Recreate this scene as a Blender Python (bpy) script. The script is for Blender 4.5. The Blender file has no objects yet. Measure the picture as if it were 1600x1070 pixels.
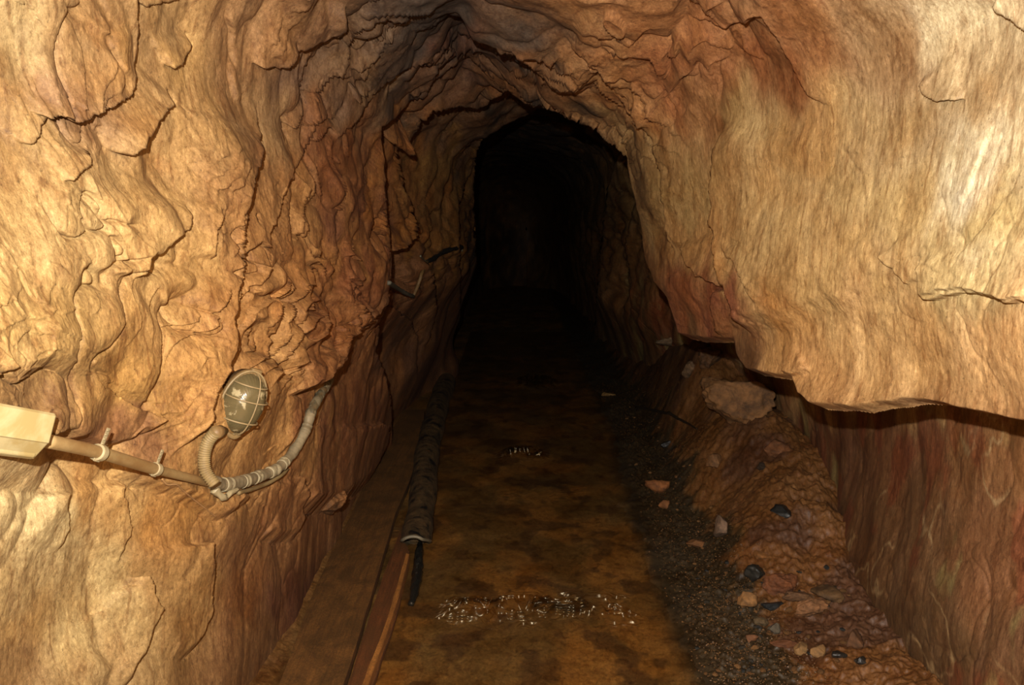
import bpy, bmesh, math, random
import numpy as np
from mathutils import Vector, Matrix, noise as mnoise

# ------------------------------------------------------------------ camera, light, exposure
S = bpy.context.scene
COL = S.collection
FPX = 1200.0
CAMZ = 1.5
PITCH = math.radians(9.7)
cam_d = bpy.data.cameras.new('camera')
cam_d.sensor_width = 36.0
cam_d.lens = 36.0 * FPX / 1600.0
cam_d.clip_start = 0.02
cam = bpy.data.objects.new('camera', cam_d)
COL.objects.link(cam)
cam.location = (0, 0, CAMZ)
cam.rotation_euler = (math.pi / 2 - PITCH, 0, 0)
S.camera = cam

w = bpy.data.worlds.new('world')
w.use_nodes = True
w.node_tree.nodes['Background'].inputs[0].default_value = (0.0, 0.0, 0.0, 1)
w.node_tree.nodes['Background'].inputs[1].default_value = 0.0
S.world = w

# the photographer's flash, just above the lens
fl = bpy.data.lights.new('flash', 'POINT')
fl.energy = 375.0
fl.color = (1.0, 0.985, 0.93)
fl.shadow_soft_size = 0.012
flo = bpy.data.objects.new('flash', fl)
COL.objects.link(flo)
flo.location = (-0.075, -0.03, 1.66)

S.view_settings.view_transform = 'Standard'
S.view_settings.look = 'None'
S.view_settings.gamma = 1.0
S.view_settings.use_curve_mapping = False
S.view_settings.exposure = 0.0

CP, SP = math.cos(PITCH), math.sin(PITCH)

def unproj(px, py, D):
    a = (px - 800) / FPX
    b = (535 - py) / FPX
    return np.array([D * a, D * (CP + b * SP), CAMZ + D * (-SP + b * CP)])

def proj(x, y, z):
    zz = z - CAMZ
    D = y * CP - zz * SP
    up = y * SP + zz * CP
    D = np.maximum(D, 0.05)
    return 800 + FPX * x / D, 535 - FPX * up / D

# ------------------------------------------------------------------ numpy noise
def _hash(ix, iy, iz, seed):
    with np.errstate(over='ignore'):
        h = (ix.astype(np.uint32) * np.uint32(374761393) + iy.astype(np.uint32) * np.uint32(668265263)
             + iz.astype(np.uint32) * np.uint32(2147483647 - 1274126177) + np.uint32(seed * 977 + 13))
        h = (h ^ (h >> np.uint32(13))) * np.uint32(1274126177)
        h = (h ^ (h >> np.uint32(16))) * np.uint32(2246822519)
        h = h ^ (h >> np.uint32(15))
    return h

G3 = np.array([[1,1,0],[-1,1,0],[1,-1,0],[-1,-1,0],[1,0,1],[-1,0,1],[1,0,-1],[-1,0,-1],
               [0,1,1],[0,-1,1],[0,1,-1],[0,-1,-1],[1,1,0],[-1,1,0],[0,-1,1],[0,-1,-1]], dtype=np.float32)

def perlin(x, y, z, seed=0):
    x = np.asarray(x, np.float64); y = np.asarray(y, np.float64); z = np.asarray(z, np.float64)
    x, y, z = np.broadcast_arrays(x, y, z)
    fx, fy, fz = np.floor(x), np.floor(y), np.floor(z)
    ix, iy, iz = fx.astype(np.int64), fy.astype(np.int64), fz.astype(np.int64)
    dx, dy, dz = (x - fx), (y - fy), (z - fz)
    u = dx**3 * (dx * (dx * 6 - 15) + 10)
    v = dy**3 * (dy * (dy * 6 - 15) + 10)
    t = dz**3 * (dz * (dz * 6 - 15) + 10)
    res = 0
    for a in (0, 1):
        wx = u if a else 1 - u
        for b in (0, 1):
            wy = v if b else 1 - v
            for c in (0, 1):
                wz = t if c else 1 - t
                g = G3[_hash(ix + a, iy + b, iz + c, seed) & np.uint32(15)]
                res = res + wx * wy * wz * (g[..., 0] * (dx - a) + g[..., 1] * (dy - b) + g[..., 2] * (dz - c))
    return res

def fbm(x, y, z, oct=4, seed=0, gain=0.5):
    s, a, f = 0, 1.0, 1.0
    for k in range(oct):
        s = s + a * perlin(x * f, y * f, z * f, seed + k * 7)
        a *= gain
        f *= 2.03
    return s

def worley(x, y, z, seed=0):
    """squared distance to the nearest feature point, and (second - first) distance"""
    fx, fy, fz = np.floor(x), np.floor(y), np.floor(z)
    ix, iy, iz = fx.astype(np.int64), fy.astype(np.int64), fz.astype(np.int64)
    lx, ly, lz = (x - fx).astype(np.float32), (y - fy).astype(np.float32), (z - fz).astype(np.float32)
    f1 = np.full(x.shape, 9.0, np.float32); f2 = f1.copy()
    for a in (-1, 0, 1):
        for b in (-1, 0, 1):
            for c in (-1, 0, 1):
                h = _hash(ix + a, iy + b, iz + c, seed)
                qx = (h & np.uint32(1023)).astype(np.float32) / 1023
                qy = ((h >> np.uint32(10)) & np.uint32(1023)).astype(np.float32) / 1023
                qz = ((h >> np.uint32(20)) & np.uint32(1023)).astype(np.float32) / 1023
                d = (lx - a - qx) ** 2 + (ly - b - qy) ** 2 + (lz - c - qz) ** 2
                f2 = np.minimum(f2, np.maximum(f1, d)); f1 = np.minimum(f1, d)
    return f1, np.sqrt(f2) - np.sqrt(f1)

def smooth(x, a, b):
    t = np.clip((x - a) / (b - a), 0, 1)
    return t * t * (3 - 2 * t)

# ------------------------------------------------------------------ shape of the gallery
# The gallery is a crooked tube round an axis; radius is a smooth fit through measured points.
AZ = 1.15
def axis_x(Y):
    return 0.30 * smooth(Y, 3.0, 7.5)

def base_r(phi):
    a, b = 0.80, 1.02
    c, s = np.abs(np.cos(phi)), np.abs(np.sin(phi))
    n = 3.0
    bb = np.where(np.cos(phi) > 0, b, 1.75)
    return 1.0 / ((s / a) ** n + (c / bb) ** n) ** (1 / n)

def to_par(P):
    Y = P[1]
    dx, dz = P[0] - float(axis_x(Y)), P[2] - AZ
    return math.atan2(dx, dz), Y, math.hypot(dx, dz)

def ycoord(Y):
    Y = np.asarray(Y, float)
    return 1.3 * np.log(np.maximum(Y, -1.9) + 2.3)

class Field:
    def __init__(self, pts, world, lam=2e-4):
        P = [unproj(*p) for p in pts] + [np.array(q, float) for q in world]
        A = [to_par(p) for p in P]
        self.c = np.array([[a[0], float(ycoord(a[1]))] for a in A])
        val = np.array([a[2] / float(base_r(a[0])) for a in A])
        n = len(A)
        d = np.linalg.norm(self.c[:, None] - self.c[None], axis=2)
        K = d + 0 * d
        K = self.k(d) + np.eye(n) * lam
        Q = np.hstack([np.ones((n, 1)), self.c])
        M = np.block([[K, Q], [Q.T, np.zeros((3, 3))]])
        sol = np.linalg.solve(M, np.concatenate([val, np.zeros(3)]))
        self.w, self.a = sol[:n], sol[n:]
    @staticmethod
    def k(d):
        return np.where(d > 1e-9, d * d * np.log(np.maximum(d, 1e-9)), 0) * -1.0 if False else -d
    def __call__(self, phi, Y):
        yc = ycoord(Y)
        s = self.a[0] + self.a[1] * phi + self.a[2] * yc
        for (cx, cy), wt in zip(self.c, self.w):
            s = s + wt * self.k(np.sqrt((phi - cx) ** 2 + (yc - cy) ** 2 + 0.004))
        return s * base_r(phi)

back_w = []
for y in (-1.5, 0.0, 1.0):
    back_w += [(-.85, y, z) for z in (-.2, .4, 1.1, 1.8)] + [(0, y, 2.15)]
front = Field([
    (10, 60, 1.40), (10, 300, 1.33), (10, 600, 1.32), (10, 740, 1.38), (10, 900, 1.5), (10, 1060, 1.62),
    (200, 60, 1.66), (200, 300, 1.62), (200, 620, 1.62), (200, 800, 1.74), (200, 1020, 1.88),
    (300, 60, 1.9), (300, 400, 1.84), (300, 650, 1.84), (300, 900, 2.0), (300, 1060, 2.1),
    (400, 60, 2.15), (400, 260, 2.12), (400, 450, 2.1), (400, 650, 2.1), (400, 780, 2.2), (400, 1000, 2.35),
    (500, 100, 2.5), (500, 300, 2.6), (500, 500, 2.65), (500, 660, 2.75), (480, 850, 2.85),
    (560, 100, 2.7), (590, 300, 3.15), (590, 450, 3.2), (540, 560, 3.0), (590, 640, 3.8), (560, 740, 3.7),
    (600, 180, 3.05), (650, 100, 2.95), (650, 20, 2.5), (730, 80, 3.3), (730, 30, 2.7), (550, 10, 2.3),
    (850, 10, 2.45), (1000, 10, 2.3), (1150, 10, 2.05), (1300, 10, 1.8), (1450, 10, 1.6), (1590, 10, 1.5),
    (870, 100, 2.85), (950, 100, 2.65), (870, 165, 3.25), (820, 140, 3.25), (930, 190, 3.2), (985, 250, 3.15),
    (1000, 320, 3.15), (1050, 150, 2.65), (1050, 300, 2.85), (1050, 450, 2.95), (1100, 500, 2.8),
    (1150, 120, 2.35), (1150, 300, 2.5), (1150, 520, 2.6),
    (1250, 150, 2.08), (1250, 400, 2.13), (1250, 590, 2.2), (1400, 150, 1.72), (1400, 400, 1.73), (1400, 610, 1.85),
    (1590, 250, 1.42), (1590, 450, 1.40), (1590, 640, 1.5)],
    back_w + [(.85, y, z) for y in (-1.5, 0, .9) for z in (.9, 1.3, 1.8)]
    + [(-.84, 2, -.25), (-.8, 3, -.25), (-.85, 4.2, -.25)])

mid = Field([
    (640, 230, 4.2), (640, 350, 4.4), (640, 470, 4.6), (640, 600, 5.2), (690, 250, 4.9), (690, 400, 5.2),
    (690, 540, 5.8), (735, 280, 6.0), (735, 420, 6.3), (740, 540, 6.9), (700, 200, 4.6), (720, 150, 4.2),
    (760, 190, 4.7), (800, 170, 4.8), (840, 170, 5.0), (620, 180, 4.0), (700, 120, 3.9), (760, 130, 4.2)],
    back_w + [(-.95, 3, .3), (-.95, 3, 1.1), (-.85, 3, 1.9), (-1.0, 5, -.25), (-.9, 6, -.25), (-.8, 8, -.2),
              (-.35, 8, 1), (-.3, 10, 1), (-1.0, 2.2, 1), (-1.1, 4.3, .3)])

back = Field([
    (1590, 700, 1.92), (1590, 1060, 1.88), (1450, 700, 2.45), (1450, 1000, 2.30), (1350, 720, 3.0), (1350, 950, 2.75),
    (1300, 900, 3.05), (1265, 700, 3.8), (1180, 600, 4.5), (1100, 530, 5.0), (1030, 500, 5.7), (1010, 400, 6.2),
    (965, 300, 6.8), (935, 220, 6.8), (870, 180, 6.2), (810, 180, 6.4), (935, 350, 8.0), (950, 480, 7.2)],
    back_w + [(1.25, y, z) for y in (-1.5, 0, 1.0) for z in (-.2, .4, 1.0)] + [(1.2, y, 1.5) for y in (-1.5, 0, 1, 2)]
    + [(-.9, 5.5, 1), (-.9, 5.5, 0), (-.95, 7, .5), (-.95, 7, -.2), (-.9, 9, 1), (-.8, 12, .6), (-.9, 7, 1.6), (1.4, 2.5, -.3), (1.55, 4, -.3), (1.2, 6, -.3), (1.1, 8, -.2),
       (1.35, 3.5, 1.5), (1.1, 4.5, 1.8), (1.25, 2.4, 1.9), (.2, 3, 2.5), (-.7, 3, 2.2)])

HOLE2 = [(727, 83), (745, 100), (767, 128), (798, 144), (822, 163), (871, 173), (895, 192), (924, 200), (949, 221),
         (978, 246), (988, 294), (1002, 353), (1007, 401), (1022, 440), (1041, 462), (1060, 518), (1080, 523),
         (1146, 526), (1150, 552), (1165, 573), (1195, 579), (1236, 585), (1245, 612), (1262, 625), (1330, 632),
         (1400, 621), (1450, 622), (1520, 640), (1600, 653), (1900, 700), (4000, 1000), (4000, 3000), (620, 3000), (640, 900),
         (650, 760), (612, 690), (611, 640), (604, 590), (588, 548), (592, 508), (607, 470), (611, 400), (606, 330),
         (600, 260), (596, 200), (619, 184), (641, 157), (668, 152), (673, 130), (709, 105)]
HOLE1 = [(900, 140), (832, 176), (793, 195), (754, 219), (745, 241), (741, 300), (744, 372), (746, 430), (748, 500),
         (765, 560), (780, 640), (800, 3000), (4000, 3000), (4000, 140)]

def seg_dist(px, py, line):
    """nearest distance, signed side (negative = left of travel), arc position 0..1"""
    best = np.full(px.shape, 1e9)
    side = np.zeros(px.shape)
    pos = np.zeros(px.shape)
    L = [math.hypot(b[0] - a[0], b[1] - a[1]) for a, b in zip(line[:-1], line[1:])]
    tot = sum(L); acc = 0
    for (a, b), l in zip(zip(line[:-1], line[1:]), L):
        ux, uy = (b[0] - a[0]) / l, (b[1] - a[1]) / l
        qx, qy = px - a[0], py - a[1]
        t = np.clip(qx * ux + qy * uy, 0, l)
        ex, ey = qx - t * ux, qy - t * uy
        d = np.hypot(ex, ey)
        m = d < best
        best = np.where(m, d, best)
        side = np.where(m, ux * qy - uy * qx, side)
        pos = np.where(m, (acc + t) / tot, pos)
        acc += l
    return best, side, pos

def inside_poly(px, py, poly):
    ins = np.zeros(px.shape, bool)
    n = len(poly)
    for i in range(n):
        x1, y1 = poly[i]; x2, y2 = poly[(i + 1) % n]
        if y1 == y2: continue
        c = ((y1 > py) != (y2 > py)) & (px < (x2 - x1) * (py - y1) / (y2 - y1) + x1)
        ins ^= c
    return ins

def hole_depth(px, py, poly):
    d, _, _ = seg_dist(px, py, poly + [poly[0]])
    return np.where(inside_poly(px, py, poly), d, -d)

# ledges and cracks traced on the rock: (points, proud height, run-out of the proud side); the side left of travel is proud
FRONT_LEDGES = [
    ([(60, 186), (120, 190), (150, 185), (170, 165), (200, 140), (212, 110), (218, 60), (222, 10), (224, -60)], .045, 110),
    ([(222, 8), (240, 22), (268, 14), (290, 0)], .02, 30),
    ([(205, 258), (235, 235), (245, 195), (270, 175), (285, 155)], .045, 70),
    ([(115, 290), (145, 262), (148, 235)], .02, 40), ([(60, 232), (75, 200), (88, 190)], .02, 40),
    ([(269, 117), (290, 108), (305, 85), (307, 67)], .03, 45),
    ([(232, 440), (235, 406), (262, 380), (287, 354), (296, 318)], .03, 60),
    ([(318, 405), (325, 350), (335, 318)], .02, 30),
    ([(299, 710), (310, 694), (331, 668), (341, 650), (346, 608), (365, 574), (378, 543), (372, 500), (380, 450), (386, 410),
      (388, 350), (386, 300), (400, 255), (418, 215), (421, 170)], .055, 80),
    ([(386, 295), (372, 292), (384, 240), (395, 205)], .025, 30),
    ([(362, 12), (368, 60), (367, 120), (372, 170)], .015, 25),
    ([(415, 470), (430, 420), (432, 360), (455, 290), (480, 240), (500, 200), (530, 160)], .025, 40),
    ([(440, 112), (470, 88), (500, 72), (540, 55), (552, 20)], .03, 50),
    ([(400, 108), (440, 112), (462, 86), (466, 66)], .03, 50),
    ([(80, 672), (130, 678), (165, 690), (190, 694), (215, 690), (240, 672), (260, 655), (264, 635)], .035, 55),
    ([(-20, 600), (10, 585), (40, 578)], .02, 30),
    ([(185, 730), (230, 745), (290, 765), (345, 792), (372, 791), (395, 780), (412, 766)], .035, 35),
    ([(97, 862), (110, 830), (111, 765)], .015, 35), ([(200, 870), (208, 830), (200, 745)], .02, 40),
    ([(205, 1070), (237, 1008), (254, 957), (240, 906), (222, 885)], .04, 60),
    ([(290, 1020), (321, 990), (339, 950), (341, 899), (338, 830)], .04, 60),
    ([(443, 713), (460, 689), (472, 658), (481, 626), (480, 607)], .02, 30),
    ([(478, 608), (500, 603), (522, 590), (546, 562), (555, 528), (588, 503), (607, 472)], .07, 60),
    ([(415, 826), (455, 832), (476, 826), (480, 790), (474, 735)], .04, 45),
    ([(478, 775), (540, 768), (585, 738), (612, 690), (612, 640)], .08, 50),
    ([(596, 200), (566, 260), (560, 330), (590, 410)], -.02, 30),
    ([(530, 130), (570, 110), (600, 88), (620, 60)], .03, 40),
    ([(640, 158), (668, 150), (690, 110), (722, 84)], .03, 30),
    ([(535, 230), (560, 190), (598, 140), (640, 110), (680, 95), (722, 55)], .03, 40),
    # right
    ([(718, 50), (753, 80), (790, 97), (821, 108), (845, 130), (871, 153), (890, 150), (920, 163)], .07, 45),
    ([(880, 60), (915, 90), (940, 130), (978, 163), (997, 197), (1019, 207)], .03, 45),
    ([(960, 175), (1010, 215), (1022, 260), (1030, 330), (1040, 400)], .03, 30),
    ([(1062, 28), (1105, 37), (1130, 46), (1185, 31), (1210, 62), (1234, 111), (1262, 150), (1281, 179)], .022, 60),
    ([(1130, 46), (1150, 75), (1190, 100)], .01, 30),
    ([(1425, 136), (1456, 166), (1493, 163)], .02, 50),
    ([(1500, 330), (1518, 271), (1540, 210), (1536, 173)], .006, 25),
    ([(1425, 395), (1435, 456), (1442, 472), (1500, 463), (1545, 468), (1620, 484)], .022, 90),
    ([(1442, 458), (1500, 452), (1550, 458), (1620, 468)], .01, 20),
    ([(1370, 395), (1407, 444), (1412, 450)], .012, 50),
    ([(1150, 380), (1180, 440), (1200, 474)], .012, 40),
    ([(1540, 5), (1589, 49), (1630, 70)], .02, 40),
    ([(1055, 380), (1062, 410), (1080, 432), (1117, 453)], .03, 40),
    ([(1112, 200), (1104, 300), (1108, 370), (1118, 440), (1138, 482), (1150, 530)], .06, 120),
    ([(1100, 450), (1098, 480), (1112, 523)], .03, 30),
    ([(1215, 582), (1240, 580), (1250, 577)], .02, 30),
]
MID_LEDGES = [
    ([(600, 402), (614, 400), (637, 391), (657, 374), (660, 354), (650, 325), (637, 296), (627, 251), (629, 180)], .14, 60),
    ([(640, 252), (648, 246), (664, 197), (682, 181), (727, 173), (753, 179), (775, 160), (798, 148), (830, 140)], .16, 60),
    ([(655, 590), (655, 540), (640, 500), (606, 470)], .03, 40),
    ([(672, 545), (685, 480), (680, 430), (668, 400)], .05, 40),
    ([(722, 520), (724, 420), (722, 330), (735, 260)], .05, 40),
]
BACK_LEDGES = [
    ([(965, 225), (945, 300), (932, 400), (925, 520), (925, 600)], .12, 60),
    ([(1000, 300), (985, 380), (990, 480), (985, 540)], .05, 40),
    ([(1040, 540), (1090, 545), (1150, 560)], .05, 40),
]

def ledges(px, py, jx, jy, lst):
    """jx, jy: pixels the point moves per metre of inward relief, so a proud slab breaks off along its traced line"""
    h = np.zeros(px.shape)
    for line, A, L in lst:
        x0 = min(p[0] for p in line) - 4 * L; x1 = max(p[0] for p in line) + 4 * L
        y0 = min(p[1] for p in line) - 4 * L; y1 = max(p[1] for p in line) + 4 * L
        m = (px > x0) & (px < x1) & (py > y0) & (py < y1)
        if not m.any(): continue
        d, s, t = seg_dist(px[m] + jx[m] * A, py[m] + jy[m] * A, line)
        tap = smooth(t, 0, .12) * smooth(1 - t, 0, .12)
        sg = np.where(s < 0, 1.0, -1.0) * d
        flat = abs(line[-1][1] - line[0][1]) < .6 * abs(line[-1][0] - line[0][0])
        wd = 4.5 if flat else 3.2
        up = smooth(sg, -wd, wd)
        prof = up * np.exp(-(np.maximum(sg, 0) / L) ** 1.3) * A - (1 - up) * (np.exp(-(np.maximum(-sg, 0) / (L * .5))) * abs(A) * .3 + np.exp(-(np.maximum(-sg, 0) / 3.5) ** 2) * min(.014, abs(A) * .4))
        h[m] += prof * tap
    return h

def rock_noise(phi, Y):
    """inward relief of the rock in metres: (lumps and folds, shingles, fine grain)"""
    x, y, z = np.sin(phi) * .95, Y, np.cos(phi) * 1.05
    wx = fbm(x * 2.4, y * 2.4, z * 2.4, 3, 40); wy = fbm(x * 2.4, y * 2.4, z * 2.4, 3, 41); wz = fbm(x * 2.4, y * 2.4, z * 2.4, 3, 42)
    big = fbm(x * 2.0, y * 2.0, z * 1.5, 2, 3) * .05
    f1, e1 = worley(x * 2.6 + wx * .9, y * 2.6 + wy * .9, z * 1.9 + wz * .9, 9)
    f2, e2 = worley(x * 7 + wx * 2.0, y * 6.5 + wy * 2.0, z * 4.6 + wz * 2.0, 19)
    lumps = -f1 * .085 - f2 * .006
    crack = -(1 - smooth(e1, 0, .045)) * .012 * smooth(wy, -.1, .3) - (1 - smooth(e2, 0, .07)) * .002 * smooth(wz, .0, .35)
    t = y * 4.4 - z * 2.0 + wx * 3.4
    f = t - np.floor(t)
    saw = (f ** 2) * (1 - smooth(f, .96, 1.0)) * smooth(wy, -.12, .25) * .034 * (.15 + .85 * smooth(Y, 1.5, 2.3))
    t2 = y * 11 - z * 5 + wy * 7 + fbm(x * 9, y * 9, z * 6, 2, 61) * 2.0
    g = t2 - np.floor(t2)
    saw2 = g ** 2 * (1 - smooth(g, .95, 1.0)) * smooth(wz, .02, .32) * .006
    fine = fbm(x * 17, y * 17, z * 13, 5, 90, .55) * .0030
    low = 1 - .85 * smooth(-z, .12, .35) * smooth(-x, 0, .2)      # the foot of the left wall is smoother
    return big + (lumps + crack) * (.25 + .75 * low), (saw + saw2) * low, fine

CURL = .06
def surface(phi, Y):
    """-> front radius, inner radius, depth into the traced opening (px)"""
    ax = axis_x(Y)
    def pos(r, YY=Y, a=ax):
        return a + r * np.sin(phi), YY, AZ + r * np.cos(phi)
    def pjr(r, YY=Y, a=ax):
        return proj(*pos(r, YY, a))
    def jac(r):
        p0, p1 = pjr(r), pjr(r - .03)
        return (p1[0] - p0[0]) / .03, (p1[1] - p0[1]) / .03
    Yc = np.maximum(Y, 1.15)
    axc = axis_x(Yc)
    rf, rm, rb = front(phi, Y), mid(phi, Y), back(phi, Y)
    x, y, z = pos(rf)
    jn = fbm(x * 14, y * 14, z * 14, 3, 5), fbm(x * 14, y * 14, z * 14, 3, 6)
    right = smooth(phi, .5, .9)
    amp = .75 - .68 * right
    live = smooth(Y, .9, 1.15)
    rn = rock_noise(phi, Y)
    def finish(r, lst, amp_, k):
        r = r - (rn[0] * k + rn[1] * amp_ + rn[2])
        p = pjr(r); j = jac(r)
        sc = 1 / np.maximum(np.abs(Y), 1.2)
        return r - ledges(p[0] + jn[0] * 14 * sc, p[1] + jn[1] * 14 * sc, j[0], j[1], lst) * live
    rf = finish(rf, FRONT_LEDGES, amp, 1 - .86 * right)
    rm = finish(rm, MID_LEDGES, .22, .9)
    rb = finish(rb, BACK_LEDGES, .12, .35 + .4 * smooth(Y, 3.8, 5.5))
    near = Y < 1.15
    pf = pjr(rf); pc = pjr(front(phi, Yc), Yc, axc)
    pfx = np.where(near, pc[0], pf[0]); pfy = np.where(near, pc[1], pf[1])
    sc = (12 - 8 * right) / np.maximum(np.abs(Y), 1.2)
    hole = hole_depth(pfx + jn[0] * sc, pfy + jn[1] * sc, HOLE2)
    hole = np.where(Y > 5.0, np.maximum(hole, 50.0), hole)
    pm = pjr(rm)
    m1 = 1 - smooth(hole_depth(*pm, HOLE1), 0, 5)
    ri = rb + (rm - rb) * m1
    ri = np.where(hole < 0, np.maximum(ri, rf + .06 + .10 * smooth(-hole, 0, 40)), ri)
    cap = np.sqrt(np.clip(1 - ((np.maximum(Y, 13.0) - 13.0) / 3.0) ** 2, 0.0004, 1))
    ri = np.maximum(ri * cap, .01)
    # the broken edge of the front rock turns back into the shadow
    t = np.clip(hole / 6.0, 0, 1)
    rf = rf + CURL * t ** 1.2 * (1 - (1 - t) ** 2)
    return rf, ri, hole

# ------------------------------------------------------------------ colour of the rock (iron stains, soot, lime; far tunnel has shade painted in)
# (pixel x, pixel y, sRGB)
TINT = [
    (60, 60, (196, 165, 112)), (60, 200, (200, 165, 108)), (130, 160, (170, 130, 88)), (60, 350, (208, 172, 112)), (60, 520, (205, 165, 100)),
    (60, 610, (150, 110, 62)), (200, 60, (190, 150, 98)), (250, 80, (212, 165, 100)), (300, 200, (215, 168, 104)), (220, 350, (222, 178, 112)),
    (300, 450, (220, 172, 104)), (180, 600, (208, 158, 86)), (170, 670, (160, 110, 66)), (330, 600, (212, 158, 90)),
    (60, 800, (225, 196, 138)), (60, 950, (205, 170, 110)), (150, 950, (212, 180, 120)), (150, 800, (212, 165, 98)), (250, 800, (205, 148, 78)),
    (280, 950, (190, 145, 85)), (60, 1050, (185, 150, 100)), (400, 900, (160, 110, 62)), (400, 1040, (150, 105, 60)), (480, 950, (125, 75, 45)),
    (440, 650, (205, 150, 85)), (420, 500, (205, 148, 84)), (430, 60, (190, 140, 88)), (470, 60, (150, 108, 70)), (480, 130, (135, 100, 72)), (400, 160, (190, 148, 98)),
    (450, 350, (195, 140, 80)), (520, 250, (150, 92, 48)), (510, 400, (188, 128, 66)), (560, 320, (140, 88, 52)), (565, 440, (170, 105, 60)), (530, 520, (175, 115, 62)),
    (540, 640, (150, 92, 52)), (575, 600, (170, 112, 62)), (500, 790, (170, 115, 66)), (590, 120, (150, 115, 78)), (620, 130, (95, 72, 55)),
    (650, 50, (78, 64, 52)), (700, 60, (74, 60, 48)), (680, 20, (74, 60, 48)), (620, 80, (86, 66, 50)), (560, 40, (125, 95, 68)), (730, 60, (105, 65, 42)), (690, 120, (130, 90, 60)), (790, 60, (90, 74, 60)), (780, 110, (160, 108, 64)),
    (860, 60, (125, 92, 62)), (900, 110, (185, 130, 80)), (930, 50, (185, 135, 84)), (960, 150, (190, 135, 80)), (1010, 60, (180, 122, 72)), (1010, 230, (190, 150, 96)),
    (1050, 100, (170, 108, 62)), (1120, 100, (180, 122, 76)), (1200, 100, (160, 98, 54)), (1130, 200, (172, 118, 70)), (1060, 300, (195, 158, 100)), (1080, 380, (200, 152, 92)), (1110, 480, (140, 82, 52)),  # redder and darker along the top of the right slab
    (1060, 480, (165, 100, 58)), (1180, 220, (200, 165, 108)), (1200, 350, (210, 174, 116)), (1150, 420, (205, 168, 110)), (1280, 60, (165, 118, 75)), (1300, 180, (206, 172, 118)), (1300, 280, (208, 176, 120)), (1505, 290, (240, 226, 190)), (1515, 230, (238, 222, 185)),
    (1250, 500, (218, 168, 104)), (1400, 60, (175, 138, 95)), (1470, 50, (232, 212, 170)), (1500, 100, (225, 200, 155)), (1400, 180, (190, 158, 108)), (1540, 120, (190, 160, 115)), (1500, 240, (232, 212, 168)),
    (1400, 320, (212, 180, 122)), (1560, 320, (205, 178, 120)), (1480, 420, (200, 172, 118)), (1300, 420, (212, 174, 114)), (1400, 530, (222, 178, 118)), (1560, 560, (228, 182, 124)), (1250, 580, (215, 165, 105)),
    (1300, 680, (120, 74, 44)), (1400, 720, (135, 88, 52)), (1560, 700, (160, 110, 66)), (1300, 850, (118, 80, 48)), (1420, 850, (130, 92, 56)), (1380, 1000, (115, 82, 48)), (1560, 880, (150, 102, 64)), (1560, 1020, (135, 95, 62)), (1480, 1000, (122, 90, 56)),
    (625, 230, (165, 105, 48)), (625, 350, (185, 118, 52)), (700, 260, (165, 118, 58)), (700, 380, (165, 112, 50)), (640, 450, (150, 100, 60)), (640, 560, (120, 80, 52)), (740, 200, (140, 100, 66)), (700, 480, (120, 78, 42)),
    (850, 310, (95, 68, 42)), (850, 210, (58, 44, 32)), (800, 230, (58, 44, 32)), (780, 400, (60, 46, 32)), (905, 235, (66, 50, 34)), (980, 400, (140, 95, 50)), (1000, 520, (110, 78, 44)), (960, 300, (120, 88, 50)), (1150, 600, (110, 75, 42)),  # tunnel depth behind the arch: darkness painted into the rock colour
]
ALB = .52      # scales surface colours down so bounced light stays weak and shadows black
def srgb(c):
    c = np.asarray(c, float) / 255.0
    return ALB * np.where(c <= .04045, c / 12.92, ((c + .055) / 1.055) ** 2.4)
TC = np.array([srgb(t[2]) for t in TINT])

def tint_at(px, py, x, y, z):
    n1 = fbm(x * 5, y * 5, z * 3, 3, 31); n2 = fbm(x * 5, y * 5, z * 3, 3, 32)
    qx = np.clip(px, 0, 1600) + n1 * 70
    qy = np.clip(py, 0, 1070) + n2 * 70
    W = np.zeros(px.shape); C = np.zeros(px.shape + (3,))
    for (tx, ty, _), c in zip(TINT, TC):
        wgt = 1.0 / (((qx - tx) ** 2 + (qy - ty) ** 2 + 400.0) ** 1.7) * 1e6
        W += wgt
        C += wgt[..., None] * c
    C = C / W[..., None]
    # pale lime veins and greenish crust low on the right wall
    low = smooth(x, .95, 1.1) * smooth(-z, -1.05, -.95)
    v1 = 1 - smooth(np.abs(fbm(x * 3, y * 3.2, z * 2.2, 4, 201)), 0, .045)
    m1 = smooth(fbm(x * 2.2, y * 2.2, z * 2.2, 2, 202), .0, .3)
    C = C + (srgb((190, 158, 112)) - C) * (v1 * m1 * low * .75)[..., None]
    m2 = smooth(fbm(x * 5, y * 5, z * 3, 4, 203), .1, .35)
    C = C + (srgb((150, 74, 42)) - C) * (m2 * low * .5)[..., None]
    m3 = smooth(fbm(x * 4, y * 4, z * 2, 4, 204), .22, .4)
    C = C + (srgb((165, 148, 92)) - C) * (m3 * low * .6)[..., None]
    return C

# ------------------------------------------------------------------ materials
def new_mat(name):
    m = bpy.data.materials.new(name)
    m.use_nodes = True
    nt = m.node_tree
    return m, nt, nt.nodes['Principled BSDF']

def nd(nt, typ, **kw):
    n = nt.nodes.new(typ)
    for k, v in kw.items():
        if k in n.inputs: n.inputs[k].default_value = v
        else: setattr(n, k, v)
    return n

def noise_node(nt, vec, scale, detail=5, rough=.6, dist=0):
    n = nd(nt, 'ShaderNodeTexNoise')
    n.inputs['Scale'].default_value = scale
    n.inputs['Detail'].default_value = detail
    n.inputs['Roughness'].default_value = rough
    n.inputs['Distortion'].default_value = dist
    nt.links.new(vec, n.inputs['Vector'])
    return n

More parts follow.
